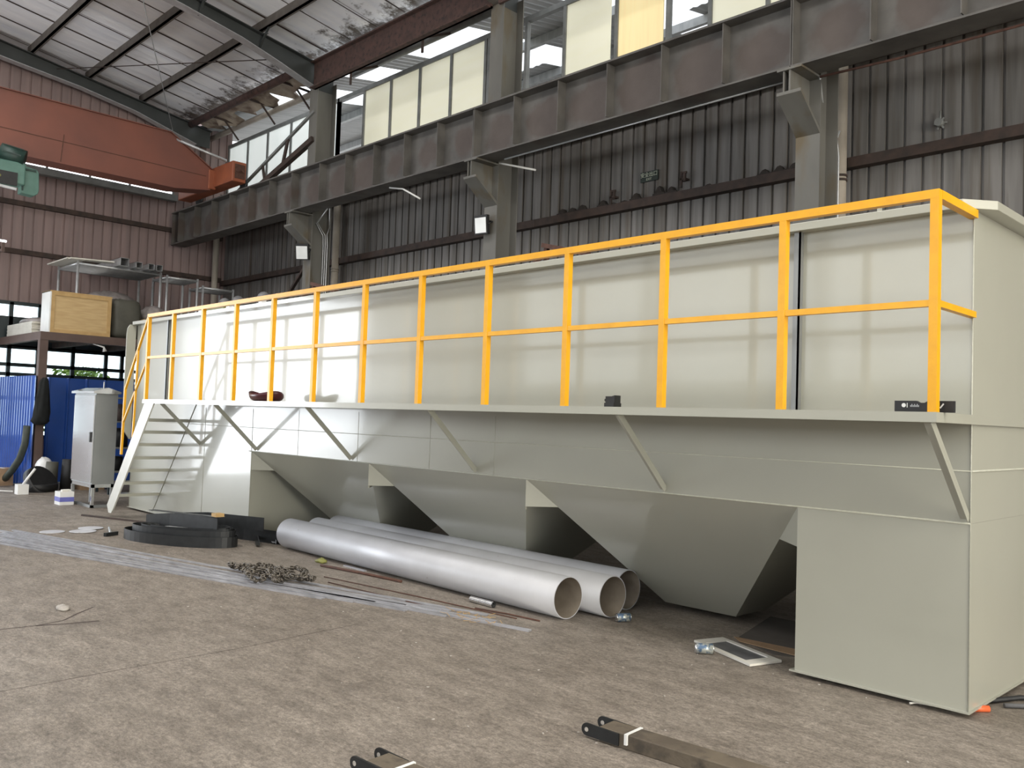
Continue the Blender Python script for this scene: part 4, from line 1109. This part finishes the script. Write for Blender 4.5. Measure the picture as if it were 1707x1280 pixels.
# shrubs outside the gable windows
for k, (y, z, s_) in enumerate(((2.15, 2.15, .6), (3.85, 1.7, .6), (.45, 1.5, .6))):
    t = thing('outside_shrub', ['yellow-green shrub outside the window, centre', 'shrub outside the window behind the stairs', 'low shrub outside the window behind the post'][k], 'shrub', (-25.5, y+.6, 0), 'shrubs outside the gable windows')
    b = MB(); rs = random.Random(30+k)
    for i in range(800):
        c_ = Vector((-25.5+max(-.7, min(.7, rs.gauss(0, .4))), y+.6+max(-.7, min(.7, rs.gauss(0, s_*.6))), max(.3, z+max(-1, min(.75, rs.gauss(0, .45))))))
        a_ = Vector((rs.uniform(-1, 1), rs.uniform(-1, 1), rs.uniform(-1, 1))).normalized()*.11; b_ = a_.orthogonal().normalized()*.06
        b.add([c_-a_, c_+b_, c_+a_, c_-b_], [(0, 1, 2, 3)])
    b.build('foliage', 'leaf', t)
    b = MB(); b.cyl((-25.5, y+.6, 0), (-25.5, y+.6, z), .05, .03, n=8); b.build('stem', 'rust', t)

# ================================================================== FLOOR: PIPES, BARS, SCRAP
def pipe(y0, x0, x1, y1, label):
    t = thing('steel_pipe', label, 'pipe', ((x0+x1)/2, (y0+y1)/2, 0), 'large grey pipes on the floor')
    R_, n = .195, 48
    a, c = Vector((x0, y0, R_+.004)), Vector((x1, y1, R_+.004))
    b = MB(); b.cyl(a, c, R_, n=n, cap=False)
    d = (c-a).normalized(); x, y = b.frame(d)
    for p in (a, c):
        vs = [p+(x*math.cos(2*math.pi*i/n)+y*math.sin(2*math.pi*i/n))*rr for rr in (R_, R_-.008) for i in range(n)]
        b.add(vs, [(i, (i+1) % n, n+(i+1) % n, n+i) for i in range(n)])
    b.build('wall', 'pipe', t)
    b = MB(); b.cyl(a, c, R_-.008, n=n, cap=False); b.build('bore', 'pipein', t)
pipe(.06, -8.62, -3.46, -.02, 'frontmost large grey steel pipe on the floor, rust specks at its open end')
pipe(.45, -8.55, -3.25, .375, 'middle large grey steel pipe, its black-edged end set furthest right')
pipe(.845, -8.65, -3.38, .77, 'rearmost large grey steel pipe, tucked under the hoppers')

def bar_flat(p, q, w, h, m, label, z=0, group='flat steel bars in the long bundle'):
    b = MB(); b.bar((p[0], p[1], z+h/2), (q[0], q[1], z+h/2), w, h)
    return tag(b.build('flat_bar', m), label, 'bar', group)
A0, A1 = Vector((-11.75, -2.35, 0)), Vector((-11.3, -3.05, 0))
rs = random.Random(4)
ends = [(-4.0, -.52), (-3.34, -.64), (-3.75, -.66), (-4.35, -.70), (-4.2, -.86), (-4.75, -.92), (-4.6, -1.02), (-5.05, -1.05), (-5.2, -1.2), (-5.5, -1.36)]
wds = ['farthest from the camera', 'second counted from the pipes, reaching furthest right', 'third counted from the pipes', 'fourth counted from the pipes', 'fifth counted from the pipes',
       'sixth counted from the pipes', 'fifth counted from the open floor', 'third counted from the open floor', 'second counted from the open floor', 'nearest the open floor, shortest']
for k, e in enumerate(ends):
    s_ = A0.lerp(A1, k/9)
    sx = s_.x-rs.uniform(0, 1.2) if k < 7 else s_.x+.3
    sl = (e[1]-s_.y)/(e[0]-s_.x)
    bar_flat((sx, s_.y+sl*(sx-s_.x)), e, .05, .012+.004*(k % 3), 'bar', 'long flat steel bar in the floor bundle, '+wds[k], z=.001)
# thin rusty rods and wires
for p, q, r_, m_, lab in (((-7.11, -.38), (-5.75, -.21), .016, 'rust', 'short rusty rod lying before the pipes near the chain'), ((-6.5, -.72), (-3.75, -.40), .006, 'rust', 'long thin rusty wire between bar bundle and pipes'),
                        ((-6.2, -.86), (-3.95, -.72), .006, 'rust', 'thin rusty wire nearest the bar bundle'), ((-4.3, -.42), (-3.55, -.30), .008, 'rust', 'short rusty wire by the short tube')):
    b = MB(); b.tube([(p[0], p[1], r_), ((p[0]+q[0])/2, (p[1]+q[1])/2+.02, r_), (q[0], q[1], r_)], r_, 6)
    tag(b.build('rusty_rod', m_), lab, 'rod', 'rusty rods before the pipes')
b = MB(); b.bar((-7.0, -.12, .006), (-6.55, -.13, .006), .04, .012)
tag(b.build('steel_strip', 'bar'), 'short bright strip against the foot of the front pipe', 'strip')
b = MB()
A, B = Vector((-4.56, -.24, .03)), Vector((-4.22, -.25, .03)); b.cyl(A, B, .03, n=20, cap=False); b.cyl(A, B, .025, n=20, cap=False)
tag(b.build('short_tube', 'chrome'), 'short shiny metal tube in front of the first pipe', 'tube')
b = MB(); rs = random.Random(8)
for i in range(60):
    c_ = Vector((-4.0+rs.gauss(0, .16), -.72+rs.gauss(0, .05), .008)); a_ = rs.uniform(0, 6.28); l_ = rs.uniform(.03, .10)
    b.bar(c_, c_+Vector((l_*math.cos(a_), l_*math.sin(a_), rs.uniform(0, .03))), .003, .003)
tag(b.build('straw_bits', 'plyedge'), 'straw bits by the right end of the bar bundle', 'straw', kind='stuff')
b = MB(); b.sphere((-7.35, .12-.35, .02), .09, .05, .035, 12, 6, .3, 2, 0.001)
tag(b.build('grass_tuft', 'olive'), 'little dry grass tuft on the floor near the front pipe', 'tuft')
# chain heap
def chain(path, lab):
    b = MB(); n = len(path)
    for i in range(n-1):
        p, q = Vector(path[i]), Vector(path[i+1]); d = (q-p); L_ = d.length*.72; d.normalize(); c_ = (p+q)/2
        x, y = b.frame(d); s_ = x if i % 2 else y
        pts = []
        for k in range(12):
            a_ = 2*math.pi*k/12; pts.append(c_+d*L_*math.cos(a_)+s_*.022*math.sin(a_))
        b.tube(pts, .008, 5, closed=True)
    return tag(b.build('lifting_chain', mat('oily_chain_steel', (.17, .15, .125), (.07, .06, .05), rough=.35, metal=.6, scale=20)), lab, 'chain')
rs = random.Random(14); path = []
for k in range(330):
    u_ = k/329; lob = math.sin(u_*34)
    if u_ < .45: cx, cy = -7.35+.85*(u_/.45), -1.35+.30*(u_/.45)
    else: cx, cy = -6.5-.25*math.sin((u_-.45)*9), -1.12-.32*math.sin((u_-.45)*5.7)
    path.append((cx+.16*math.sin(u_*61)+.03*rs.uniform(-1, 1), cy+.13*math.cos(u_*47)+.03*rs.uniform(-1, 1), .04+.05*abs(lob)+.02*rs.random()))
chain(path, 'heaped oily lifting chain lying across the flat bars')
# coil of black steel strip
def arc_pts(cx, cy, rx, ry, a0, a1, n, z0, z1, rot):
    r_ = []
    for i in range(n+1):
        a_ = a0+(a1-a0)*i/n; x, y = rx*math.cos(a_), ry*math.sin(a_)
        r_.append((cx+x*math.cos(rot)-y*math.sin(rot), cy+x*math.sin(rot)+y*math.cos(rot), z0+(z1-z0)*i/n))
    return r_
for k, (rx, ry, z0, h, lab) in enumerate(((.93, .38, .0, .14, 'outermost black strip of the coil'), (.85, .33, .002, .2, 'second black strip inside the coil'), (.76, .27, .004, .2, 'third black strip inside the coil'),
                                          (.66, .21, .006, .19, 'innermost black strip of the coil'))):
    b = MB(); b.ribbon(arc_pts(-9.85+.03*k, -.92+.03*k, rx, ry, 2.3+.15*k, 2.3+5.7-.35*k, 40, z0, z0+.02*k, .42), h, .006)
    tag(b.build('bent_strip', 'blacksteel'), lab+' left of the pipes', 'strip', 'bent black strips in the coil')
for k, (pts, lab) in enumerate((([(-10.7, -1.05, .12), (-10.2, -.92, .18), (-9.6, -.80, .2), (-9.15, -.72, .2)], 'black strip standing on edge across the coil top, wood block on it'),
                                ([(-10.5, -.72, .15), (-9.9, -.50, .2), (-8.95, -.15, .2)], 'second black strip across the coil, nearer the tank'),
                                ([(-10.3, -.35, .0), (-9.6, -.10, .0), (-8.9, .10, .0)], 'black strip on edge on the floor between coil and tank'))):
    b = MB(); b.ribbon(pts, .18, .012)
    if k == 0: b.bar((pts[0][0], pts[0][1]+.07, .36), (pts[-1][0], pts[-1][1]+.07, .39), .10, .008)
    tag(b.build('flat_strip', 'blacksteel'), lab, 'strip', 'flat black strips by the coil')
b = MB(); b.box(-9.30, -9.17, -.74, -.62, .395, .44)
tag(b.build('wood_block', 'plyedge'), 'small pale wood block on the black strips', 'block')
for k, (p, q, lab) in enumerate((((-9.75, .15), (-8.85, -.28), 'angle bar pointing at the pipes, nearest the coil'), ((-9.6, .30), (-8.95, .02), 'angle bar second from the coil'), ((-9.4, .34), (-8.75, .18), 'angle bar against the pipe ends'))):
    b = MB(); P, Q = Vector((*p, .004)), Vector((*q, .004)); P.z = .05 if k == 0 else .02
    b.bar(P+Vector((0, 0, .025)), Q+Vector((0, 0, .025)), .05, .005); b.bar(P+Vector((.02, .02, .03)), Q+Vector((.02, .02, .03)), .005, .055)
    tag(b.build('angle_bar', 'blacksteel' if k == 0 else 'bar'), lab, 'bar', 'loose angle bars left of the pipes')
# flat sheet scrap by the stairs
b = MB(); b.prism([(-12.0, -.55), (-11.3, -.10), (-10.9, -.30), (-11.75, -.72)], 'z', .002, .008)
tag(b.build('scrap_plate', 'galv'), 'bright triangular scrap plate left of the black coil', 'plate')
b = MB(); b.prism([(-13.4, -1.05), (-11.3, -.28), (-11.28, -.22), (-13.5, -1.0)], 'z', .001, .02)
tag(b.build('thin_batten', 'girt'), 'long dark batten on the floor before the stairs', 'batten')
for k, (x, y, s_, lab) in enumerate(((-11.62, -2.02, .165, 'round grey blank disc nearest the bars'), (-11.45, -1.66, .18, 'round grey blank disc in the middle of the three'), (-11.72, -1.46, .17, 'round grey blank disc nearest the stairs'))):
    b = MB(); b.cyl((x, y, .001+.004*k), (x, y, .009+.004*k), s_, n=32)
    tag(b.build('steel_disc', 'pipe'), lab, 'disc', 'round steel blanks')
t = thing('hammer', 'small hammer lying on the floor left of the coil', 'hammer', (-11.2, -1.4, 0))
b = MB(); b.cyl((-11.6, -1.24, .02), (-10.85, -1.48, .02), .016, n=8); b.build('handle', 'galv', t)
b = MB(); b.bar((-10.9, -1.38, .028), (-10.8, -1.58, .028), .05, .05); b.build('head', 'blacksteel', t)
# cans
def can(p, d, label, s_=1.0):
    t = thing('drink_can', label, 'can', (p[0], p[1], 0), 'empty cans on the floor')
    P = Vector((p[0], p[1], .034*s_)); D = Vector((d[0], d[1], 0)).normalized()
    b = MB(); b.cyl(P, P+D*.105*s_, .033*s_, n=22); b.build('body', 'canprint', t)
    b = MB(); b.cyl(P-D*.008*s_, P, .027*s_, .033*s_, n=22); b.build('end', 'chrome', t)
    b = MB(); b.cyl(P+D*.105*s_, P+D*.113*s_, .033*s_, .027*s_, n=22); b.build('end', 'chrome', t)
can((-2.03, -.06), (.62, .55), 'printed drinks can lying against the grey frame panel', 1.25)
can((-3.12, .28), (.35, .60), 'drinks can lying by the ends of the large pipes', 1.2)
# frame panel & boards
t = thing('filter_panel', 'white-edged grey mesh panel lying flat before the right support', 'panel', (-1.85, .22, 0))
P = [Vector((-2.238, .223, 0)), Vector((-2.143, .519, 0)), Vector((-1.444, .247, 0)), Vector((-1.539, -.066, 0))]
C_ = sum(P, Vector())/4
b = MB(); inn = [C_+(p-C_)*.72 for p in P]; n = 4
vs = [p+Vector((0, 0, z)) for z in (.004, .022) for p in P]+[p+Vector((0, 0, z)) for z in (.004, .022) for p in inn]
fs = []
for i in range(4):
    j = (i+1) % 4
    fs += [(i, j, 4+j, 4+i), (4+i, 4+j, 12+j, 12+i), (8+j, 8+i, 12+i, 12+j), (j, i, 8+i, 8+j)]
b.add(vs, fs); b.build('border', 'whiteboard', t)
b = MB(); b.add([p+Vector((0, 0, z)) for z in (.006, .012) for p in inn], [(3, 2, 1, 0), (4, 5, 6, 7), (0, 1, 5, 4), (1, 2, 6, 5), (2, 3, 7, 6), (3, 0, 4, 7)]); b.build('mesh', 'pump', t)
b = MB(); b.prism([(-2.08, .64), (-2.35, 1.7), (-1.3, 1.7), (-1.24, .62), (-1.6, .42)], 'z', .001, .006)
tag(b.build('board_sheet', 'greycard'), 'grey-brown board sheet lying under the tank at the right', 'sheet', 'boards under the tank')
b = MB(); b.prism([(-2.0, .55), (-2.12, .66), (-1.3, .72), (-1.27, .50)], 'z', .0065, .012)
tag(b.build('board_sheet', 'cardboard'), 'narrow brown board sheet behind the mesh panel', 'sheet', 'boards under the tank')
# foreground drawbars
def drawbar(o_, ang, L_, label, wz=.11, w=.20):
    t = thing('drawbar', label, 'bar', (o_[0], o_[1], 0), 'steel drawbars in the foreground')
    d = Vector((math.cos(ang), math.sin(ang), 0)); nrm = Vector((-d.y, d.x, 0)); O = Vector((o_[0], o_[1], 0))
    def P(a, c, z): return O+d*a+nrm*c+Vector((0, 0, z))
    def bx(a0, a1, c0, c1, z0, z1):
        return MB().add([P(a, c, z) for z in (z0, z1) for c in (c0, c1) for a in (a0, a1)], [(0, 2, 3, 1), (4, 5, 7, 6), (0, 1, 5, 4), (2, 6, 7, 3), (0, 4, 6, 2), (1, 3, 7, 5)])
    bx(.12, L_, -w/2, w/2, .0, wz).build('beam', 'darkwood', t, bevel=.006)
    for c in (-w/2-.012, w/2-.0):
        b = MB()
        prof = [(.26, .012)]+[(.04+.036*math.cos(a_), .05+.036*math.sin(a_)) for a_ in [math.pi*1.5-math.pi*k/10 for k in range(11)]]+[(.26, wz-.006)]
        n = len(prof); _ = 0
        vs = [P(a_, c, z) for a_, z in prof]+[P(a_, c+.012, z) for a_, z in prof]
        b.add(vs, [tuple(range(n-1, -1, -1)), tuple(range(n, 2*n))]+[(i, (i+1) % n, n+(i+1) % n, n+i) for i in range(n)])
        lg = b.build('lug', 'blacksteel', t)
        h = MB(); h.cyl(P(.04, c-.001, .05), P(.04, c+.013, .05), .013, n=14); h.build('pin_hole', 'debris', lg)
    b = bx(.30, .318, -w/2-.014, w/2+.006, wz*.35, wz+.004); b.build('tie', 'white', t)
    return t
drawbar((-1.40, -2.115), .085, 2.6, 'weathered steel drawbar with two eye lugs, right foreground', .085, .15)
drawbar((-1.83, -3.43), .085, 2.4, 'second weathered drawbar with eye lugs, cut by the frame bottom', .085, .15)
# right-hand bits
b = MB(); b.tube([(-.06, .16, .022), (.04, .27, .022)], .022, 12)
tag(b.build('orange_tube', 'orangeplastic'), 'orange plastic tube end poking out under the tank corner', 'tube')
b = MB(); b.tube([(-.36, -.02, .015), (-.33, .02, .02), (-.2, .08, .012)], .008, 6)
tag(b.build('bent_wire', 'whiteboard'), 'bent pale wire under the tank right edge', 'wire')
b = MB(); b.tube([(-.1, .40, .02), (.0, .50, .02), (.10, .72, .022), (.3, .9, .02), (.7, .95, .02)], .018, 8)
tag(b.build('black_cable', 'black'), 'thick black cable by the tank right corner', 'cable', 'cables at the right corner')
b = MB(); b.tube([(.08, .45, .018), (.25, .62, .018), (.6, .66, .018)], .016, 8)
tag(b.build('black_cable', 'pump'), 'grey cable in front of the black one, right corner', 'cable', 'cables at the right corner')
b = MB(); b.sphere((-6.44, -3.47, .012), .10, .055, .025, 12, 6, .25, 7, 0.001)
tag(b.build('concrete_chip', 'debris'), 'flat pale concrete chip on the open floor at left', 'chip')
b = MB(); rs = random.Random(77)
for i in range(150):
    if rs.random() < .6: x, y = rs.uniform(-7, .6), rs.uniform(-2.8, -.05)
    else: x, y = rs.uniform(-14, -8), rs.uniform(-2.8, -.2)
    s_ = rs.uniform(.003, .009); a_ = rs.uniform(0, 3.1)
    b.bar((x, y, s_*.3), (x+s_*2*math.cos(a_), y+s_*2*math.sin(a_), s_*.3), s_, s_*.6)
tag(b.build('floor_grit', 'debris'), 'pale grit and crumbs scattered over the concrete floor', 'grit', kind='stuff')

for o in list(bpy.data.objects):
    if '_o' in o: del o['_o']
